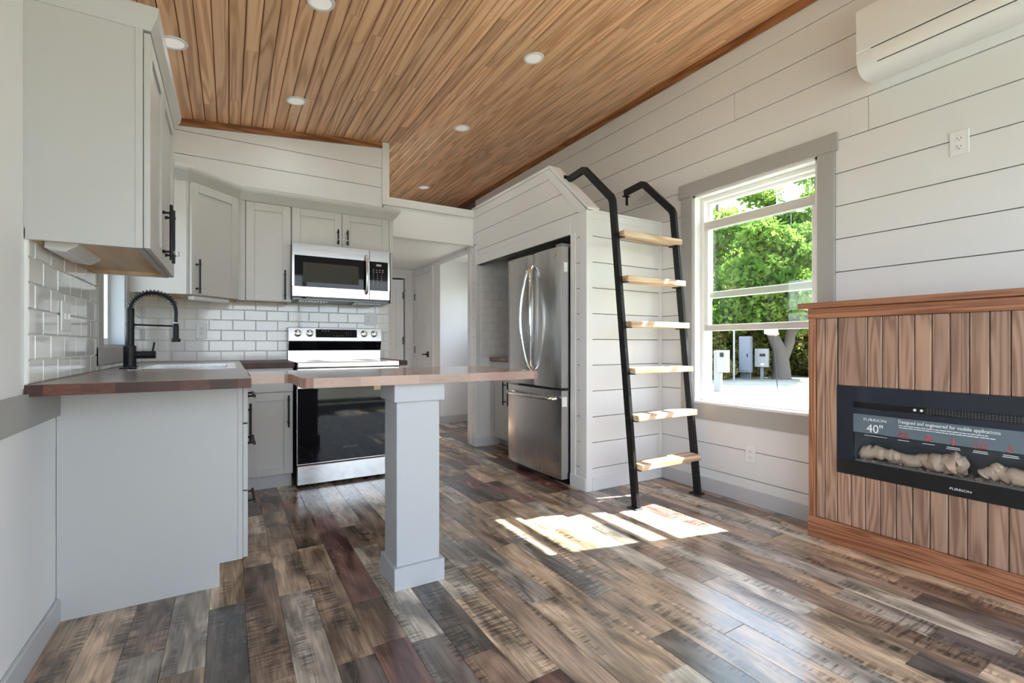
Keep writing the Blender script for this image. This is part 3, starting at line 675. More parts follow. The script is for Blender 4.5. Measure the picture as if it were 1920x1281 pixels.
b4 = thing('filler_cabinet', 'slim pale grey filler unit right of the stove under a scrap of countertop', 'cabinet', (1.22, 4.1, 0))
obj('body', M().box(1.192, 1.245, 3.80, YB-.01, .0, .875), CAB, b4)
obj('front_panel', M().box(1.192, 1.245, 3.785, 3.80, .10, .872, .001), CAB, b4)

# countertops
sx0, sx1, sy0, sy1 = -.405, .005, 3.03, 3.79
m = M(); m.box(XL+.002, .074, 2.07, sy0, .876, .9125, .001).box(XL+.002, sx0, sy0, sy1, .876, .9125).box(sx1, .074, sy0, sy1, .876, .9125).box(XL+.002, .074, sy1, YB-.012, .876, .9125, .001)
ct = obj('countertop', m, COUNTER, label='dark red-brown butcher block countertop with the sink on the left', cat='countertop')
m = M(); m.box(XL+.003, .073, 2.071, sy0, .9124, .914).box(XL+.003, sx0, sy0, sy1, .9124, .914).box(sx1, .073, sy0, sy1, .9124, .914).box(XL+.003, .073, sy1, YB-.012, .9124, .914)  # upper face painted paler to stand in for grazing reflection of tiles and window
obj('work_surface', m, butcher('sheen_painted_butcher_block_top', [(.17, .125, .10), (.22, .165, .135), (.26, .20, .165)], .3, .3, (.30, .05)), ct, label='upper face, greyish tan painted in for its grazing sheen')
obj('countertop', M().box(.0755, .412, 3.775, YB-.012, .876, .914, .002), COUNTER, label='short dark butcher block countertop between sink run and stove', cat='countertop')
obj('countertop', M().box(1.190, 1.253, 3.765, YB-.012, .876, .914, .002), COUNTER, label='thin dark butcher block strip at right of the stove', cat='countertop')
pts = [(.0765, 2.57), (.0765, 2.252), (.205, 2.252), (.219, 2.248), (.228, 2.238), (.232, 2.22), (.234, 2.10), (.234, 1.985), (.238, 1.957), (.25, 1.936), (.275, 1.924), (.31, 1.92), (1.27, 1.92), (1.288, 1.924), (1.299, 1.936), (1.302, 1.955), (1.302, 2.53), (1.296, 2.555), (1.275, 2.57)]
obj('bar_counter', M().prism(pts, 'z', .876, .914), BARTOP, label='long oiled butcher block bar top with rounded corners on a post', cat='countertop')
ps = thing('bar_post', 'square pale grey post with plinth and cap carrying the bar top', 'post', (.71, 2.07, 0))
obj('plinth', M().box(.597, .823, 1.963, 2.175, 0, .095, .002), POSTM, ps)
obj('shaft', M().box(.612, .805, 1.981, 2.158, .095, .797, .0015), POSTM, ps)
obj('cap', M().box(.597, .823, 1.963, 2.175, .797, .875, .002), POSTM, ps)

# sink and faucet
sk = thing('sink', 'stainless steel drop-in sink in the dark countertop', 'sink', (-.2, 3.41, .70))
m = M(); m.box(sx0-.03, sx1+.03, sy0-.03, sy0+.012, .914, .918, .0015).box(sx0-.03, sx1+.03, sy1-.012, sy1+.03, .914, .918, .0015).box(sx0-.03, sx0+.012, sy0+.012, sy1-.012, .914, .918, .0015).box(sx1-.012, sx1+.03, sy0+.012, sy1-.012, .914, .918, .0015)
obj('rim', m, CHROME, sk)
m = M(); a, b, c, d2_ = sx0+.01, sx1-.01, sy0+.01, sy1-.01
m.box(a, a+.003, c, d2_, .72, .914).box(b-.003, b, c, d2_, .72, .914).box(a, b, c, c+.003, .72, .914).box(a, b, d2_-.003, d2_, .72, .914).box(a, b, c, d2_, .717, .72)
obj('basin', m, STEEL, sk)
obj('drain', M().lathe([(.045, 0), (.045, .003), (.03, .004), (.0, .003)], (-.2, 3.41, .72)), CHROME, sk)
fc = thing('faucet', 'matte black spring-neck kitchen faucet standing behind the sink', 'faucet', (-.467, 3.316, .914))
fx, fyy = -.467, 3.316
obj('base_plate', M().box(fx-.028, fx+.028, fyy-.125, fyy+.125, .914, .921, .003), BLACK, fc)
obj('body', M().lathe([(.031, 0), (.031, .004), (.029, .006), (.029, .115), (.02, .118), (.02, .32), (.016, .322)], (fx, fyy, .92), n=20), BLACK, fc)
hd = obj('lever', M().tube([(fx+.02, fyy, .985), (fx+.115, fyy, .985)], .021, 14), BLACK, fc)
obj('lever_rod', M().tube([(fx+.10, fyy, 1.0), (fx+.108, fyy, 1.055)], .005, 8), BLACK, hd)
arc = [(fx, fyy, 1.235)]+[(fx+.103-.103*math.cos(a), fyy, 1.235+.098*math.sin(a)) for a in [math.pi*k/18 for k in range(1, 18)]]+[(fx+.207, fyy, 1.225), (fx+.206, fyy, 1.165)]
obj('hose', M().tube(arc, .0095, 10), BLACK, fc)
coil = []; tot = 19; seg = arc[:17]
for k in range(tot*12+1):
    s_ = k/(tot*12)*(len(seg)-1); i0 = min(int(s_), len(seg)-2); p = Vector(seg[i0]).lerp(Vector(seg[i0+1]), s_-i0)
    tg = (Vector(seg[i0+1])-Vector(seg[i0])).normalized(); b_ = Vector((0, 1, 0)); a_ = tg.cross(b_); th = 2*math.pi*k/12
    coil.append(p+(a_*math.cos(th)+b_*math.sin(th))*.0165)
obj('spring', M().tube(coil, .0022, 5), BLACK, fc)
sy = obj('spray_head', M().lathe([(.009, 0), (.0135, -.004), (.0155, -.02), (.0155, -.085), (.023, -.09), (.024, -.105), (.02, -.108)], (fx+.206, fyy, 1.165), n=18), BLACK, fc)
obj('collar', M().lathe([(.011, 0), (.011, .006)], (fx+.206, fyy, 1.163), n=14), PLASTIC, sy)
obj('support_arm', M().tube([(fx+.015, fyy, 1.152), (fx+.195, fyy, 1.148)], .0048, 8).lathe([(.022, 0), (.022, .02)], (fx, fyy, 1.142), n=16), BLACK, fc)

# ------------------------------------------------------------------ outlets
def outlet(label, c, u, n, kinds=('outlet',), cat='outlet'):
    c, u, n = Vector(c), Vector(u), Vector(n); t = thing('wall_outlet' if kinds[0] == 'outlet' else 'wall_switch', label, cat, c)
    k = len(kinds); w_ = .035+.023*(k-1); T = door_T(c-Vector((0, 0, .0575)), u, n)
    obj('plate', M(T).box(-w_, w_, 0, .115, 0, .006, .002), PLASTIC, t)
    for i, kd in enumerate(kinds):
        o_ = (i-(k-1)/2)*.046
        if kd == 'outlet':
            for zc in (.038, .077):
                r = obj('receptacle', M(T).box(o_-.014, o_+.014, zc-.013, zc+.013, .005, .0075, .002), PLASTIC, t)
                obj('slots', M(T).box(o_-.0075, o_-.0055, zc-.002, zc+.008, .0074, .0079).box(o_+.0055, o_+.0075, zc-.002, zc+.006, .0074, .0079).box(o_-.002, o_+.002, zc-.010, zc-.006, .0074, .0079), SLOT, r)
        else:
            obj('toggle', M(T).box(o_-.006, o_+.006, .045, .07, .005, .012, .002), PLASTIC, t)
outlet('white double outlet high on the right shiplap wall', (XR-.001, .832, 1.983), (0, -1, 0), (-1, 0, 0))
outlet('white outlet low on the wall under the big window', (XR-.001, 1.864, .326), (0, -1, 0), (-1, 0, 0))
outlet('white outlet on the back tiles above the sink corner', (-.182, YB-.009, 1.148), (1, 0, 0), (0, -1, 0))
outlet('white outlet and switch plate on the back tiles above the stove', (1.122, YB-.009, 1.277), (1, 0, 0), (0, -1, 0), ('outlet', 'switch'))
outlet('white switch plate on the left wall tiles under the upper cabinet', (XL+.011, 2.46, 1.15), (0, 1, 0), (1, 0, 0), ('switch', 'switch'), 'switch')

# ------------------------------------------------------------------ microwave
mw = thing('microwave', 'stainless over-range microwave with black glass door above the stove', 'microwave', (.80, 4.24, 1.39))
obj('body', M().box(.428, 1.182, 4.062, YB-.012, 1.40, 1.84), DARKSTEEL, mw)
y0, y1 = 4.03, 4.06
d = obj('door', M().box(.421, 1.012, y0, y1, 1.741, 1.838, .002).box(.421, 1.012, y0, y1, 1.42, 1.501, .003).box(.421, .437, y0, y1, 1.501, 1.741).box(1.0, 1.012, y0, y1, 1.501, 1.741), STEELH, mw)
obj('door_glass', M().box(.437, 1.0, y0+.001, y1, 1.501, 1.741), BLACKGLASS, d)
obj('door_window', M().box(.50, .925, y0, y0+.002, 1.535, 1.690), SMOKE, d)
obj('handle', M().tube([(.985, y0, 1.47), (.985, y0-.02, 1.475), (.985, y0-.035, 1.50), (.985, y0-.042, 1.62), (.985, y0-.035, 1.745), (.985, y0-.02, 1.775), (.985, y0, 1.78)], .0115, 10), STEEL, d)
cp = obj('control_frame', M().box(1.015, 1.184, y0, y1, 1.741, 1.838, .002).box(1.015, 1.184, y0, y1, 1.42, 1.501, .003).box(1.168, 1.184, y0, y1, 1.501, 1.741), STEELH, mw)
obj('control_panel', M().box(1.015, 1.168, y0+.001, y1, 1.501, 1.741), BLACKGLASS, cp)
obj('display', M().box(1.07, 1.112, y0-.0005, y0+.002, 1.706, 1.722), mk('pale_display', (.45, .43, .36), .4), cp)
m = M(); hb = random.Random(3)
for r_ in range(9):
    for c_ in range(4 if r_ < 2 else 3):
        xx = 1.046+c_*(.026 if r_ < 2 else .034); zz_ = 1.672-r_*.0175; ww = .0055 if r_ < 2 else .003
        m.box(xx-ww, xx+ww, y0-.0003, y0+.001, zz_-.0028, zz_+.0028)
kp = obj('keypad', m, mk('keypad_print', (.42, .40, .36), .5), cp); kp['kind'] = 'stuff'
obj('vent_slot', M().box(.43, 1.18, 4.05, 4.075, 1.405, 1.42), BLACKGLASS, mw)
for (a, b) in ((.47, .72), (.90, 1.15)):
    f_ = obj('grease_filter', M().box(a, b, 4.10, 4.30, 1.392, 1.40, .002), DARKSTEEL, mw)
    m = M()
    for q_ in range(10): m.box(a+.015+q_*(b-a-.03)/10, a+.023+q_*(b-a-.03)/10, 4.11, 4.29, 1.389, 1.392)
    obj('filter_bars', m, STEEL, f_)

# ------------------------------------------------------------------ stove
rg = thing('stove', 'stainless electric stove with black glass oven door behind the bar', 'stove', (.80, 4.08, 0))
obj('body', M().box(.424, 1.178, 3.785, YB-.03, .012, .90), mk('stove_side', (.05, .05, .052), .5), rg)
dr = obj('drawer', M().box(.424, 1.178, 3.742, 3.785, .018, .158, .004), STEELH, rg)
od = obj('oven_door', M().box(.424, 1.178, 3.742, 3.785, .718, .868, .004).box(.424, 1.178, 3.752, 3.785, .165, .718), STEELH, rg)
obj('door_glass', M().box(.426, 1.176, 3.742, 3.752, .172, .718, .002), BLACKGLASS, od)
obj('handle', M().tube([(.46, 3.70, .80), (1.14, 3.70, .80)], .011, 12).tube([(.49, 3.70, .80), (.49, 3.745, .80)], .009, 8).tube([(1.11, 3.70, .80), (1.11, 3.745, .80)], .009, 8), STEELH, od)
text('maker_name', 'SAMSUNG', .022, (.80, 3.7415, .262), (1, 0, 0), (0, 0, 1), PRINTG, od, 'CENTER', .0002, 1.1)
obj('sticker', M().box(.975, 1.03, 3.7405, 3.742, .69, .725), YELLOW, od, label='small yellow sticker')
obj('front_lip', M().box(.424, 1.178, 3.735, 3.80, .872, .914, .006), STEELH, rg)
obj('cooktop', M().box(.424, 1.178, 3.80, 4.31, .898, .9135, .002), BLACKGLASS, rg)
for (bx_, by_, br_) in ((.61, 3.95, .10), (.99, 3.95, .085), (.61, 4.17, .075), (.99, 4.17, .095)): obj('burner_ring', M().lathe([(br_-.004, 0), (br_, 0), (br_, .0006), (br_-.004, .0006)], (bx_, by_, .9133), n=28), PRINTG, rg)
bgp = obj('backguard', M().prism([(4.335, .914), (4.335, .992), (4.325, 1.0), (4.305, 1.065), (4.298, 1.075), (4.31, 1.183), (4.318, 1.188), (YB-.03, 1.188), (YB-.03, .914)], 'x', .424, 1.186), STEELH, rg)
obj('black_band', M().prism([(4.330, .996), (4.302, 1.068), (4.296, 1.066), (4.324, .994)], 'x', .426, 1.184), BLACKGLASS, bgp)
T = lambda a, b, c: (a, 4.299+b*.11-c, 1.076+b)
obj('display', M(T).box(.632, .972, .028, .098, .0, .002), BLACKGLASS, bgp)
m = M(T)
for i in range(3): m.box(.68+i*.025, .692+i*.025, .078, .082, .002, .0024); m.box(.68+i*.025, .692+i*.025, .086, .089, .002, .0024)
for i in range(4): m.box(.775+i*.024, .785+i*.024, .04, .044, .002, .0024)
for i in range(3):
    for j in range(3): m.box(.88+i*.02, .884+i*.02, .045+j*.015, .049+j*.015, .002, .0024)
obj('display_marks', m, PRINTG, bgp)['kind'] = 'stuff'
for kx in (.492, .585, 1.033, 1.122):
    c0 = Vector(T(kx, .062, 0)); nn = Vector((0, -1, .11)).normalized()
    kb = obj('knob', M().lathe([(.030, 0), (.030, .004), (.026, .006), (.0245, .026), (.022, .028), (0.0001, .028)], c0, nn, 20), CHROME, bgp)
    obj('knob_grip', M().box(kx-.004, kx+.004, c0.y-.038, c0.y-.02, c0.z-.018, c0.z+.024, .002), STEEL, kb)
    obj('knob_mark', M().box(kx-.0045, kx+.0045, c0.y-.0385, c0.y-.022, c0.z-.026, c0.z-.012, .001), BLACK, kb)

# ------------------------------------------------------------------ refrigerator
FX, FY0, FY1 = 2.08, 2.803, 3.572
fr = thing('refrigerator', 'stainless french-door refrigerator in the white enclosure', 'refrigerator', (2.45, 3.19, 0))
obj('cabinet', M().box(2.185, 2.88, FY0+.012, FY1-.012, .025, 1.745), mk('fridge_side', (.30, .30, .305), .5), fr)
def fdoor(name, y0, y1, z0, z1):
    bow = .012; n_ = 8; poly = [(2.175, y0), ]
    for i in range(n_+1):
        tt = i/n_; poly.append((FX+.006-bow*math.sin(math.pi*tt)*.6+(0.008 if i in (0, n_) else 0), y0+(y1-y0)*tt))
    poly.append((2.175, y1))
    return obj(name, M().prism(poly, 'z', z0, z1, True), STEEL, fr)
ys = 3.176
da = fdoor('door', FY0, ys-.003, .722, 1.765); db = fdoor('door', ys+.003, FY1, .722, 1.765); dw = fdoor('freezer_drawer', FY0, FY1, .05, .703)
for (dd, sgn) in ((da, -1), (db, 1)):
    yy = ys+sgn*.012
    P = [(FX+.0, yy+sgn*.008, .845), (FX-.02, yy+sgn*.012, .87)]+[(FX-.03-.034*math.sin(math.pi*k/10), yy+sgn*(.012+.05*math.sin(math.pi*k/10)), .88+.75*k/10) for k in range(11)]+[(FX-.02, yy+sgn*.012, 1.64), (FX, yy+sgn*.008, 1.665)]
    obj('handle', M().tube(P, .0125, 10), CHROME, dd)
P = [(FX+.0, FY0+.045, .645), (FX-.03, FY0+.05, .642)]+[(FX-.035-.03*math.sin(math.pi*k/8), FY0+.055+.655*k/8, .64) for k in range(9)]+[(FX-.03, FY1-.055, .642), (FX, FY1-.05, .645)]
obj('handle', M().tube(P, .0145, 10), CHROME, dw)
for (y_, z_) in ((FY0+.03, 1.765),): obj('hinge_cover', M().box(2.10, 2.22, y_-.025, y_+.05, z_, z_+.025, .004), mk('grey_plastic', (.18, .18, .185), .5), fr)
obj('emblem', M().lathe([(.011, 0), (.011, .002), (.008, .002)], (FX-.001, 2.868, 1.71), (-1, 0, 0), 18), CHROME, da)
obj('ring_sticker', M().tube([(FX-.0015, 2.868+.022*math.cos(a), .192+.022*math.sin(a)) for a in [2*math.pi*k/24 for k in range(25)]], .0016, 5), PRINTG, dw)
obj('label', M().box(2.115, 2.15, FY0-.001, FY0+.001, 1.58, 1.65), PLASTIC, da, label='small white rating label'); obj('label', M().box(2.10, 2.145, FY0-.001, FY0+.001, .585, .655), PLASTIC, dw, label='small white energy label')
obj('toe_grille', M().box(2.17, 2.20, FY0+.02, FY1-.02, 0, .045), BLACK, fr)

# niche cabinet with its own piece of countertop
nc = thing('base_cabinet', 'pale grey base cabinet tucked between refrigerator and niche wall', 'cabinet', (2.6, 3.98, 0))
obj('body', M().box(2.35, XR-.01, 3.62, OY1-.015, .10, .875).box(2.46, XR-.01, 3.62, OY1-.015, 0, .10), CAB, nc)
obj('drawer', M().box(2.331, 2.349, 3.625, OY1-.02, .705, .868, .001), CAB, nc)
d = shaker((2.349, 4.33, .104), (0, -1, 0), (-1, 0, 0), .343, .594, nc); pull((2.33, 4.03, .565), (0, 0, 1), (-1, 0, 0), .23, d, .162)
d = shaker((2.349, 3.983, .104), (0, -1, 0), (-1, 0, 0), .343, .594, nc); pull((2.33, 3.94, .565), (0, 0, 1), (-1, 0, 0), .23, d, .162)
obj('countertop', M().box(2.315, XR-.008, 3.60, OY1-.013, .876, .914, .002), butcher('niche_butcher_block', [(.10, .05, .03), (.19, .10, .06), (.27, .15, .09)], .35, .3), label='small brown butcher block countertop beside the refrigerator', cat='countertop')

# ------------------------------------------------------------------ loft ladder
ld = thing('loft_ladder', 'black steel loft ladder with pine treads leaning on the fridge enclosure', 'ladder', (2.515, 2.19, 0))
def outline(pts, hw):
    L_, R_ = [], []; P = [Vector(p) for p in pts]
    for i, p in enumerate(P):
        d0 = (P[i]-P[i-1]).normalized() if i else None; d1 = (P[i+1]-P[i]).normalized() if i < len(P)-1 else None
        d0 = d0 or d1; d1 = d1 or d0; n0 = Vector((-d0.y, d0.x)); n1 = Vector((-d1.y, d1.x)); nn = (n0+n1).normalized(); k = hw/nn.dot(n0)
        L_.append(p+nn*k); R_.append(p-nn*k)
    return [tuple(p) for p in L_+R_[::-1]]
CL = [(2.188, .006), (2.40, 2.01), (2.415, 2.04), (2.685, 2.305), (2.715, 2.315), (2.90, 2.297)]
for xc in (2.222, 2.818):
    rl_ = obj('rail', M().prism(outline(CL, .024), 'x', xc-.0125, xc+.0125), LADDER, ld)
    obj('foot_plate', M().box(xc-.035, xc+.035, 2.155, 2.235, 0, .007, .002), LADDER, rl_)
    if xc < 2.5: obj('end_plate', M().box(xc-.03, xc+.03, 2.898, 2.906, 2.262, 2.335, .001), LADDER, rl_)
    else: obj('end_plate', M().box(xc-.03, xc+.03, 2.87, 2.90, 2.262, 2.27, .001).box(xc-.012, xc+.012, 2.872, 2.88, 2.19, 2.265, .001), LADDER, rl_)
for zt in (1.80, 1.497, 1.196, .892, .590, .282):
    yr = 2.188+(zt-.02)*.1058
    td = obj('tread', M().box(2.236, 2.804, yr-.072, yr+.04, zt-.038, zt, .004), TREAD, ld)
    for xc in (2.2365, 2.7735): obj('bracket', M().box(xc, xc+.03, yr-.05, yr+.03, zt-.0445, zt-.038).box(xc if xc < 2.5 else xc+.026, xc+.004 if xc < 2.5 else xc+.03, yr-.03, yr+.03, zt-.044, zt-.006), LADDER, td)
    obj('bolt', M().lathe([(.009, 0), (.009, .008), (.006, .010), (.0001, .010)], (2.2095, yr, zt-.02), (-1, 0, 0), 8), LADDER, td)

# ------------------------------------------------------------------ fireplace surround
PX = 2.735; FY_0, FY_1 = .03, 1.40
IY0, IY1, IZ0, IZ1 = .168, 1.262, .378, .83
fp = thing('fireplace_surround', 'brown stained pine fireplace surround with mantel on right wall', 'fireplace surround', (2.83, .715, 0))
m = M(); X0, X1 = PX+.017, XR-.002
m.box(X0, X1, FY_0+.02, FY_1-.02, 0, IZ0-.004).box(X0, X1, FY_0+.02, FY_1-.02, IZ1+.004, 1.205).box(X0, X1, FY_0+.02, IY0-.004, IZ0-.004, IZ1+.004).box(X0, X1, IY1+.004, FY_1-.02, IZ0-.004, IZ1+.004)
obj('carcass', m, mk('stained_backing', (.045, .02, .012), .7), fp)
obj('mantel', M().box(PX-.05, XR-.002, FY_0-.045, FY_1+.04, 1.2355, 1.266, .003), FTRIM, fp)
obj('top_rail', M().box(PX-.014, XR-.002, FY_0, FY_1+.003, 1.182, 1.2345, .002), FTRIM, fp)
obj('base_rail', M().box(PX-.014, PX+.017, FY_0, FY_1+.003, 0, .112, .002), FTRIM, fp)
obj('stile', M().box(PX-.010, XR-.002, FY_1-.034, FY_1, .112, 1.182, .002), FTRIMZ, fp); obj('stile', M().box(PX-.010, XR-.002, FY_0, FY_0+.034, .112, 1.182, .002), FTRIMZ, fp)
def plank(ya, yb, za, zb): obj('plank', M().box(PX+RND.uniform(-.001, .001), PX+.0175, ya+.0013, yb-.0013, za, zb, .0035), FPLANK, fp)
plank(1.322, 1.366, .112, 1.182); plank(1.262, 1.322, .112, 1.182); plank(.107, .167, .112, 1.182); plank(.064, .107, .112, 1.182)
plank(1.126, 1.259, IZ1, 1.182); y = 1.126
while y > .19:
    plank(max(y-.0634, .168), y, IZ1, 1.182); y -= .0634
y = 1.262; first = True
while y > .19:
    plank(max(y-.0637, .168), y, .112, IZ0); y -= .0637

# electric fireplace insert
ef = thing('electric_fireplace', 'black electric fireplace insert with logs behind glass', 'fireplace', (2.83, .715, IZ0))
GY0, GY1, GZ0, GZ1 = .245, 1.187, .452, .692
x0, x1 = PX-.002, PX+.016
obj('bezel', M().box(x0, x1, IY0, IY1, GZ1, .722).box(x0, x1, IY0, IY1, .752, IZ1).box(x0, x1, IY0, GY0, GZ0, GZ1).box(x0, x1, GY1, IY1, GZ0, GZ1).box(x0, x1, IY0, GY0, .722, .752).box(x0, x1, GY1, IY1, .722, .752), NAVY, ef)
obj('lower_bezel', M().box(x0-.001, x1, IY0, IY1, IZ0, GZ0), mk('satin_black', (.008, .008, .009), .3), ef)
obj('housing', M().box(2.90, 2.908, IY0+.01, IY1-.01, IZ0+.01, IZ1-.01).box(x1, 2.90, IY0+.01, IY1-.01, IZ0+.01, GZ0-.004).box(x1, 2.90, IY0+.01, IY1-.01, GZ1+.004, IZ1-.01).box(x1, 2.90, IY0+.01, GY0-.004, GZ0-.004, GZ1+.004).box(x1, 2.90, GY1+.004, IY1-.01, GZ0-.004, GZ1+.004), mk('firebox_blue_black', (.07, .08, .095), .6), ef)
v = obj('vent', M().box(x0+.008, x0+.012, GY0, GY1, .722, .752), BLACK, ef)
m = M()
for q_ in range(60): m.box(x0+.003, x0+.009, .25+q_*.0108, .2515+q_*.0108, .723, .751)
for zq in (.729, .737, .745): m.box(x0+.003, x0+.006, .25, .90, zq-.0008, zq+.0008)
obj('vent_mesh', m, DARKSTEEL, v)['kind'] = 'stuff'
for yy in (.936, .911): obj('button', M().lathe([(.006, 0), (.006, .004), (.0001, .005)], (x0+.008, yy, .737), (-1, 0, 0), 12), PLASTIC, v)
obj('pane', M().box(x0+.003, x0+.005, GY0, GY1, GZ0, GZ1), CLEAR, ef)
lf = bpy.data.materials.new('translucent_label_film'); lf.use_nodes = True; tt = lf.node_tree; bb = tt.nodes['Principled BSDF']; bb.inputs['Base Color'].default_value = (.20, .26, .31, 1); bb.inputs['Roughness'].default_value = .25; bb.inputs['Alpha'].default_value = .55
obj('label_film', M().box(x0+.0015, x0+.0025, GY0, GY1, .60, GZ1), lf, ef, label='translucent grey advertising film on the glass')
RX, RY = (0, -1, 0), (0, 0, 1); px_ = x0+.0008
text('maker_name', 'FURRION', .0185, (px_, 1.142, .662), RX, RY, PRINTW, ef, sx=1.25)
text('size_mark', '40"', .058, (px_, 1.128, .606), RX, RY, PRINTW, ef, sx=.9)
text('slogan', 'Designed and engineered for mobile applications', .0225, (px_, .998, .668), RX, RY, PRINTW, ef, sx=.79)
text('maker_name', 'FURRION', .0145, (x0-.0016, .810, .403), RX, RY, PRINTW, ef, sx=1.2)
m = M(); m.box(px_, px_+.0005, 1.042, 1.138, .5885, .5905); hb = random.Random(5)
for (ya_, yb_, z_) in ((.686, .996, .657), (.664, .996, .6475)):
    q_ = yb_
    while q_ > ya_:
        l_ = hb.uniform(.006, .022); m.box(px_, px_+.0005, max(q_-l_, ya_), q_, z_-.0017, z_+.0017); q_ -= l_+.0025
for c_ in (.977, .884, .798, .71, .619):
    m.box(px_, px_+.0005, c_-.022, c_+.022, .587, .5895); 
    if c_ < .85: m.box(px_, px_+.0005, c_-.024, c_+.024, .580, .5825)
obj('fine_print', m, PRINTW, ef)['kind'] = 'stuff'
def zig(c_, z_): return [(px_, c_+.02-.04*k/8, z_+(.004 if k % 2 else -.004)) for k in range(9)]
m = M()
for dz in (-.011, 0, .011): m.tube(zig(.977, .613+dz), .0013, 4)
obj('wave_icon', m, PRINTR, ef)
m = M()
for a in range(6): m.tube([(px_, .884, .613), (px_, .884+.019*math.cos(a*math.pi/3), .613+.017*math.sin(a*math.pi/3))], .0013, 4)
m.tube([(px_, .884+.011*math.cos(a), .613+.010*math.sin(a)) for a in [2*math.pi*k/6 for k in range(7)]], .0012, 4)
obj('snow_icon', m, PRINTR, ef)
obj('thermometer_icon', M().tube([(px_, .798, .607), (px_, .798, .63)], .0022, 6).lathe([(.006, 0), (.006, .0006)], (px_+.0005, .798, .604), (-1, 0, 0), 12), PRINTR, ef)
obj('heater_icon', M().tube([(px_, .69, .602), (px_, .69, .627), (px_, .73, .627), (px_, .73, .602), (px_, .69, .602)], .0013, 4).tube([(px_, .703, .606), (px_, .703, .622)], .0013, 4).tube([(px_, .717, .606), (px_, .717, .622)], .0013, 4), PRINTR, ef)
obj('flame_icon', M().tube([(px_, .619+.009*math.sin(a)*(1 if a < math.pi*2 else 1), .611-.010*math.cos(a)+(.012 if abs(a-math.pi) < .2 else 0)) for a in [2*math.pi*k/14 for k in range(15)]], .0013, 4), PRINTR, ef)
# logs and embers
hb = random.Random(9)
def log(p0, p1, r0, r1, name='log'):
    p0, p1 = Vector(p0), Vector(p1); n_ = 14; pts = []; rs = []
    for k in range(n_+1):
        t_ = k/n_; pts.append(p0.lerp(p1, t_)+Vector((hb.uniform(-.004, .004), 0, hb.uniform(-.006, .008)))); rs.append(1.3*(r0+(r1-r0)*t_)*(.82+.4*hb.random())*(.6 if k in (0, n_) else 1))
    obj(name, M().tube(pts, rs, 10), LOG, ef)
log((2.80, 1.185, .495), (2.79, 1.01, .505), .026, .019); log((2.815, 1.06, .48), (2.785, .83, .505), .018, .030)
log((2.79, .86, .50), (2.785, .775, .51), .028, .036); log((2.80, .72, .475), (2.79, .66, .53), .017, .014); log((2.81, .70, .49), (2.79, .50, .505), .02, .034); log((2.80, .52, .50), (2.79, .30, .49), .03, .026)
m = M(); 
for k in range(700):
    c_ = (hb.uniform(2.755, 2.88), hb.uniform(GY0, GY1), .447+hb.random()*.018); s_ = hb.uniform(.004, .011)
    vs = [(c_[0]+s_*hb.uniform(-1, 1), c_[1]+s_*hb.uniform(-1, 1), c_[2]+s_*hb.uniform(-1, 1)) for _ in range(4)]
    m.add(vs, [(0, 1, 2), (0, 2, 3), (0, 3, 1), (1, 3, 2)])
obj('embers', m, EMBER, ef)['kind'] = 'stuff'
obj('ember_bed', M().box(2.752, 2.899, GY0, GY1, GZ0-.004, GZ0+.002), EMBER, ef)

# ------------------------------------------------------------------ air conditioner
ac = thing('air_conditioner', 'white wall-mounted split air conditioner high on the right wall', 'air conditioner', (2.84, .77, 2.41))
A0, A1 = .34, 1.177
prof = [(XR-.001, 2.745), (2.775, 2.745), (2.752, 2.738), (2.742, 2.72), (2.740, 2.66), (2.740, 2.535), (2.741, 2.50), (2.747, 2.468), (2.760, 2.442), (2.780, 2.424), (2.81, 2.413), (2.85, 2.411), (XR-.001, 2.425)]
obj('casing', M().prism(prof, 'y', A0, A1, True), PLASTIC, ac)
obj('front_panel', M().prism([(2.740, 2.735), (2.7365, 2.725), (2.735, 2.66), (2.735, 2.522), (2.740, 2.518)], 'y', A0+.004, A1-.002, True), PLASTIC, ac)
obj('louver_gap', M().prism([(2.7385, 2.518), (2.7385, 2.514), (2.742, 2.514), (2.742, 2.518)], 'y', A0+.06, A1-.065), SLOT, ac)
obj('louver', M().prism([(2.7375, 2.511), (2.7385, 2.49), (2.744, 2.464), (2.753, 2.446), (2.757, 2.449), (2.748, 2.468), (2.742, 2.49), (2.741, 2.511)], 'y', A0+.06, A1-.068, True), VINYL, ac)
obj('louver_edge', M().prism([(2.7555, 2.445), (2.757, 2.443), (2.7605, 2.445), (2.757, 2.449)], 'y', A0+.06, A1-.085), SLOT, ac)

# ------------------------------------------------------------------ recessed ceiling lights
for (lx, ly, nm) in ((.417, 2.66, 'round white recessed light at the very top of the picture, cut by the frame'),
                     (-.273, 3.334, 'round white recessed light half hidden by the upper left cabinet crown'),
                     (.43, 3.827, 'round white recessed light nearest the back trim above the microwave'),
                     (1.769, 2.677, 'round white recessed light nearest the right wall, largest on that side'),
                     (1.789, 3.872, 'round white recessed light in the middle of the right-hand row'),
                     (2.092, 5.649, 'small far recessed light over the loft, beyond the white ledge')):
    T = lambda a, b, c, lx=lx, ly=ly: (a, b, c+.0994*(a-lx))
    lt = thing('recessed_light', nm, 'light', (lx, ly, cz(lx)), 'recessed lights in the wooden ceiling')
    obj('trim_ring', M(T).lathe([(.052, -.004), (.060, -.008), (.068, -.006), (.071, .001), (.05, .001)], (lx, ly, cz(lx)), n=28), PLASTIC, lt)
    obj('lens', M(T).lathe([(.0001, -.0045), (.053, -.0045), (.053, 0)], (lx, ly, cz(lx)), n=28), LENS, lt)
    ar = bpy.data.lights.new('lamp', 'AREA'); ar.shape = 'DISK'; ar.size = .10; ar.energy = LAMP_W; ar.color = (.95, .98, 1.0)
    ao = bpy.data.objects.new('lamp', ar); COL.objects.link(ao); ao.parent = lt; ao.location = (0, 0, -.012)

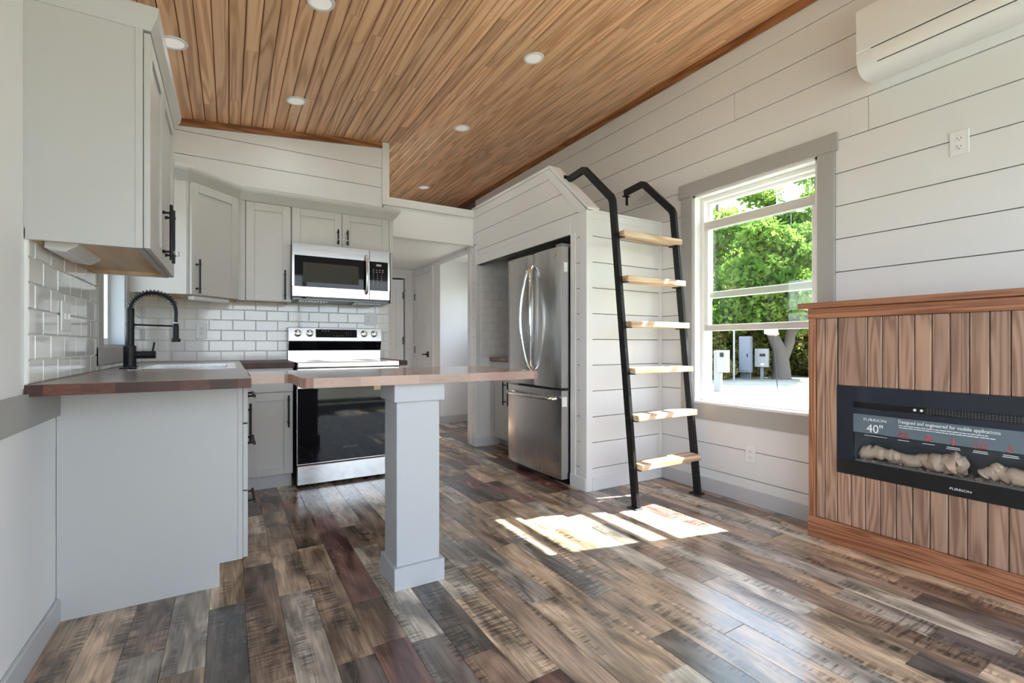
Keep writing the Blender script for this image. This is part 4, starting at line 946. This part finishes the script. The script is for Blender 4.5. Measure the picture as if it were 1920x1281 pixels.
# ------------------------------------------------------------------ outdoors
gm = bpy.data.materials.new('pale_dry_lawn'); gm.use_nodes = True; t = gm.node_tree; b = t.nodes['Principled BSDF']
tc = nd(t, 'ShaderNodeTexCoord'); n1 = nd(t, 'ShaderNodeTexNoise'); n1.inputs['Scale'].default_value = .5; n1.inputs['Detail'].default_value = 8; n1.inputs['Roughness'].default_value = .75
t.links.new(tc.outputs['Object'], n1.inputs[0]); r = ramp(t, [(.40, (.16, .165, .07)), (.50, (.235, .23, .175)), (.62, (.28, .275, .25))]); t.links.new(n1.outputs[0], r.inputs[0]); t.links.new(r.outputs[0], b.inputs['Base Color']); b.inputs['Roughness'].default_value = 1
GZ = -.46
struct('ground', M().box(-60, 90, -60, 90, GZ-.3, GZ), gm)
BARK = mk('grey_bark', (.075, .064, .055), .9, noise=1.0, nscale=(14, 14, 3))
LEAF1 = leafy('bright_green_leaves', (.05, .115, .022), (.24, .34, .075)); LEAF2 = leafy('olive_leaves', (.06, .075, .02), (.25, .225, .075)); LEAF3 = leafy('deep_green_leaves', (.035, .085, .022), (.16, .26, .06))
rg_ = np.random.default_rng(4)
def leaves(name, blobs, count, size, mat, parent):
    w_ = np.array([bq[3]*bq[4]*bq[5] for bq in blobs]); w_ = w_/w_.sum(); bl_ = np.array(blobs)[rg_.choice(len(blobs), count, p=w_)]
    d_ = rg_.normal(size=(count, 3)); d_ /= np.linalg.norm(d_, axis=1)[:, None]; d_ *= (rg_.random(count)**.45)[:, None]
    c_ = bl_[:, :3]+d_*bl_[:, 3:6]
    a_ = rg_.normal(size=(count, 3)); a_ /= np.linalg.norm(a_, axis=1)[:, None]; q_ = rg_.normal(size=(count, 3)); b_ = np.cross(a_, q_); b_ /= np.linalg.norm(b_, axis=1)[:, None]
    s_ = (size*(.6+.8*rg_.random(count)))[:, None]
    V = np.stack([c_-a_*s_, c_+b_*s_*.55, c_+a_*s_, c_-b_*s_*.55], 1).reshape(-1, 3)-np.array(wl(parent))
    me = bpy.data.meshes.new(name); me.vertices.add(count*4); me.vertices.foreach_set('co', V.ravel().astype(np.float32)); me.loops.add(count*4); me.loops.foreach_set('vertex_index', np.arange(count*4, dtype=np.int32))
    me.polygons.add(count); me.polygons.foreach_set('loop_start', np.arange(0, count*4, 4, dtype=np.int32)); me.update(); me.validate()
    o = bpy.data.objects.new(name, me); COL.objects.link(o); me.materials.append(mat); o.parent = parent; WL[o.name] = wl(parent); o['kind'] = 'stuff'
    return o
def tree(label, x, y, h, r, mat, n, size, limbs, low=.25, group=None, trunk=.28, name='tree'):
    t_ = thing(name, label, 'tree' if name == 'tree' else 'bush', (x, y, GZ), group)
    m = M()
    for lm in limbs: m.tube([(x+p[0], y+p[1], GZ+p[2]) for p in lm], [p[3] for p in lm], 9)
    obj('trunk', m, BARK, t_)
    bl_ = []
    for k in range(26):
        a = rg_.random()*6.283; q = rg_.random()**.6*r*.75; zz_ = GZ+h*(low+(1-low)*rg_.random()*.86); s_ = r*(.28+.22*rg_.random())*(1.15-.55*(zz_-GZ)/h)
        bl_.append((x+q*math.cos(a)*(1.15-.6*(zz_-GZ)/h), y+q*math.sin(a)*(1.15-.6*(zz_-GZ)/h), zz_, s_, s_, s_*.75))
    leaves('crown', bl_, n, size, mat, t_); return t_
tree('grey-trunked forked tree standing on the lawn right of the meter boxes', 20.8, 11.8, 7.2, 3.3, LEAF1, 24000, .13,
     [[(0, 0, -.1, .42), (0, 0, .35, .36), (-.05, .02, .9, .33), (-.12, .06, 1.35, .27), (-.45, .3, 2.3, .21), (-.6, .5, 3.6, .15), (-.4, .8, 5.2, .07)],
      [(0, 0, .9, .28), (.25, -.18, 1.6, .22), (.35, -.25, 2.7, .19), (.35, -.3, 4.0, .14), (.2, -.2, 5.6, .06)],
      [(.3, -.2, 1.8, .12), (.7, -.55, 2.6, .08), (.9, -.7, 2.75, .04)]], .33)
def simple(h): return [[(0, 0, -.1, .26), (.05, 0, h*.3, .2), (-.1, .1, h*.6, .13), (0, .15, h*.9, .05)], [(0, 0, h*.35, .12), (.7, -.5, h*.55, .08), (1.3, -.9, h*.7, .04)], [(0, 0, h*.3, .12), (-.8, .5, h*.5, .08), (-1.2, .9, h*.66, .04)]]
TG = 'trees beyond the lawn seen through the window'
def tset(rows):
    for lb, x_, y_, h_, r_, m_, n_, sz, ex in rows: tree(lb, x_, y_, h_, r_, m_, n_, sz, simple(h_)+ex, .02, TG)
tset((('leafy green tree at left edge of the window view', 23.1, 16.5, 11.8, 3.7, LEAF1, 26000, .14, []),
      ('tallest green tree behind the lattice mast', 29.0, 17.3, 12.9, 3.4, LEAF1, 26000, .15, []),
      ('deep green tree behind the forked trunk', 26.2, 14.6, 10.2, 3.1, LEAF3, 24000, .14, []),
      ('green tree at right edge of the window view with long bare branch', 28.7, 14.2, 14.0, 3.0, LEAF1, 22000, .14, [[(-3.2, -.6, 4.2, .16), (-2.9, -1.6, 6.4, .15), (-2.6, -2.2, 8.2, .12), (-2.5, -2.5, 10.0, .08)]]),
      ('broad green tree just past the left edge of the window view', 20.3, 18.8, 10.0, 3.4, LEAF1, 18000, .15, []),
      ('deep green tree far left beyond the window edge', 18.6, 20.2, 9.0, 3.8, LEAF3, 10000, .17, []),
      ('deep green tree far right beyond the fireplace', 30.5, 9.0, 9.5, 3.6, LEAF3, 10000, .17, [])))
BG = 'bushes along the far edge of the lawn'
def bsh(h): return [[(0, 0, -.05, .06), (.1, .05, h*.5, .04), (.15, .1, h*.8, .02)], [(0, 0, 0, .05), (-.2, .1, h*.6, .03), (-.25, .2, h*.8, .015)]]
for k, (x_, y_, h_, r_, lb) in enumerate(((17.7, 14.0, 2.6, 1.5, 'olive bush behind the white meter post'), (20.0, 14.4, 2.4, 1.3, 'olive bush left of the tall grey cabinet'), (20.9, 13.8, 2.6, 1.3, 'olive bush behind the tall grey cabinet'), (22.7, 13.8, 2.8, 1.3, 'olive bush left of the forked trunk'),
                                          (23.2, 12.9, 2.5, 1.3, 'olive bush right behind the forked trunk'), (24.1, 12.4, 2.8, 1.3, 'olive bush right of the forked trunk'), (24.6, 11.5, 2.6, 1.3, 'olive bush by the right edge of the window view'), (25.0, 10.2, 2.6, 1.5, 'olive bush hidden past the fireplace edge of the window'))):
    tree(lb, x_, y_, h_, r_, LEAF2, 6500, .10, bsh(h_), .05, BG, name='bush')
GALV = mk('galvanised_grey', (.12, .135, .16), .5); BOXW = mk('pale_grey_box', (.20, .205, .21), .5)
def facing(x, y):
    return math.atan2(-y, -x)
def ubox(name, label, x, y, w_, d_, z0, z1, yaw, mat):
    t_ = thing(name, label, 'electrical box', (x, y, GZ)); c_, s_ = math.cos(yaw), math.sin(yaw)
    T = lambda a, b, q: (x+a*c_-b*s_, y+a*s_+b*c_, q)
    return t_, T
yw = -math.pi/2+.62-.35
t_, T = ubox('utility_cabinet', 'tall grey electrical cabinet on thin legs, middle one of the three boxes', 19.46, 12.62, .5, .3, 0, 0, yw, GALV)
obj('body', M(T).box(-.24, .24, -.15, .15, -.16, 1.42, .01), GALV, t_); obj('door', M(T).box(-.20, .20, -.175, -.15, -.08, 1.34, .008), GALV, t_)
obj('latch', M(T).box(.10, .14, -.20, -.175, .52, .66), BLACK, t_)
for q_ in range(7): obj('leg', M(T).tube([(-.2+q_*.066, 0, GZ-.05), (-.2+q_*.066, 0, -.16)], .018, 6), GALV, t_)
t_, T = ubox('meter_box', 'small grey meter box on a short post right of the tall cabinet', 20.0, 12.22, .5, .3, 0, 0, yw, GALV)
obj('body', M(T).box(-.26, .26, -.12, .14, .08, .88, .01), BOXW, t_); obj('post', M(T).box(-.06, .06, .0, .1, GZ-.05, .08), GALV, t_)
obj('window', M(T).box(-.05, .18, -.13, -.12, .54, .66), BLACK, t_); obj('sticker', M(T).box(0, .12, -.125, -.12, .16, .24), YELLOW, t_)
t_, T = ubox('meter_post', 'white meter box on a broad post at the left of the window view', 13.52, 9.62, .4, .3, 0, 0, yw, BOXW)
obj('body', M(T).box(-.05, .24, -.2, .10, .17, .87, .01), BOXW, t_); obj('post', M(T).box(-.20, .02, -.06, .10, GZ-.05, .86, .008), BOXW, t_); obj('meter', M(T).box(.04, .16, -.215, -.2, .66, .80, .01), BLACK, t_)
obj('pipe_pole', M().tube([(17.39, 11.78, GZ-.05), (17.39, 11.78, 1.0), (17.39, 11.78, 1.75)], .035, 8), BOXW, label='thin white pole left of the tall grey cabinet', cat='pole')
mp_ = thing('marker_stake', 'thin dark stake with orange and white top on the lawn', 'stake', (15.03, 8.65, GZ))
obj('stake', M().tube([(15.03, 8.65, GZ-.05), (14.96, 8.70, .6), (14.90, 8.75, 1.42)], .013, 6), BLACK, mp_)
obj('marker_top', M().prism([(14.62, 1.40), (14.90, 1.34), (15.10, 1.40), (15.10, 1.55), (14.62, 1.62)], 'y', 8.68, 8.86), BOXW, mp_)
obj('orange_panel', M().prism([(14.78, 1.385), (14.92, 1.33), (15.12, 1.39), (15.05, 1.46), (14.90, 1.475)], 'y', 8.655, 8.68), mk('orange_plastic', (.75, .20, .08), .5), mp_)
mt = thing('lattice_mast', 'tall slim lattice radio mast behind the trees', 'mast', (24.9, 13.9, GZ)); GM = mk('mast_steel', (.45, .50, .55), .5)
mx_, my_ = 24.9, 13.9; A = [(mx_+.42*math.cos(a), my_+.42*math.sin(a)) for a in (0, 2.094, 4.189)]
for (a, b) in A: obj('mast_leg', M().tube([(a, b, GZ), (a, b, 14)], .03, 6), GM, mt)
m = M(); z = 0; k = 0
while z < 14:
    for j in range(3):
        p, q = A[j], A[(j+1) % 3]; m.tube([(*p, z), (*q, z+.5)] if k % 2 else [(*q, z), (*p, z+.5)], .014, 4); m.tube([(*p, z), (*q, z)], .012, 4)
    z += .5; k += 1
obj('bracing', m, GM, mt)['kind'] = 'stuff'
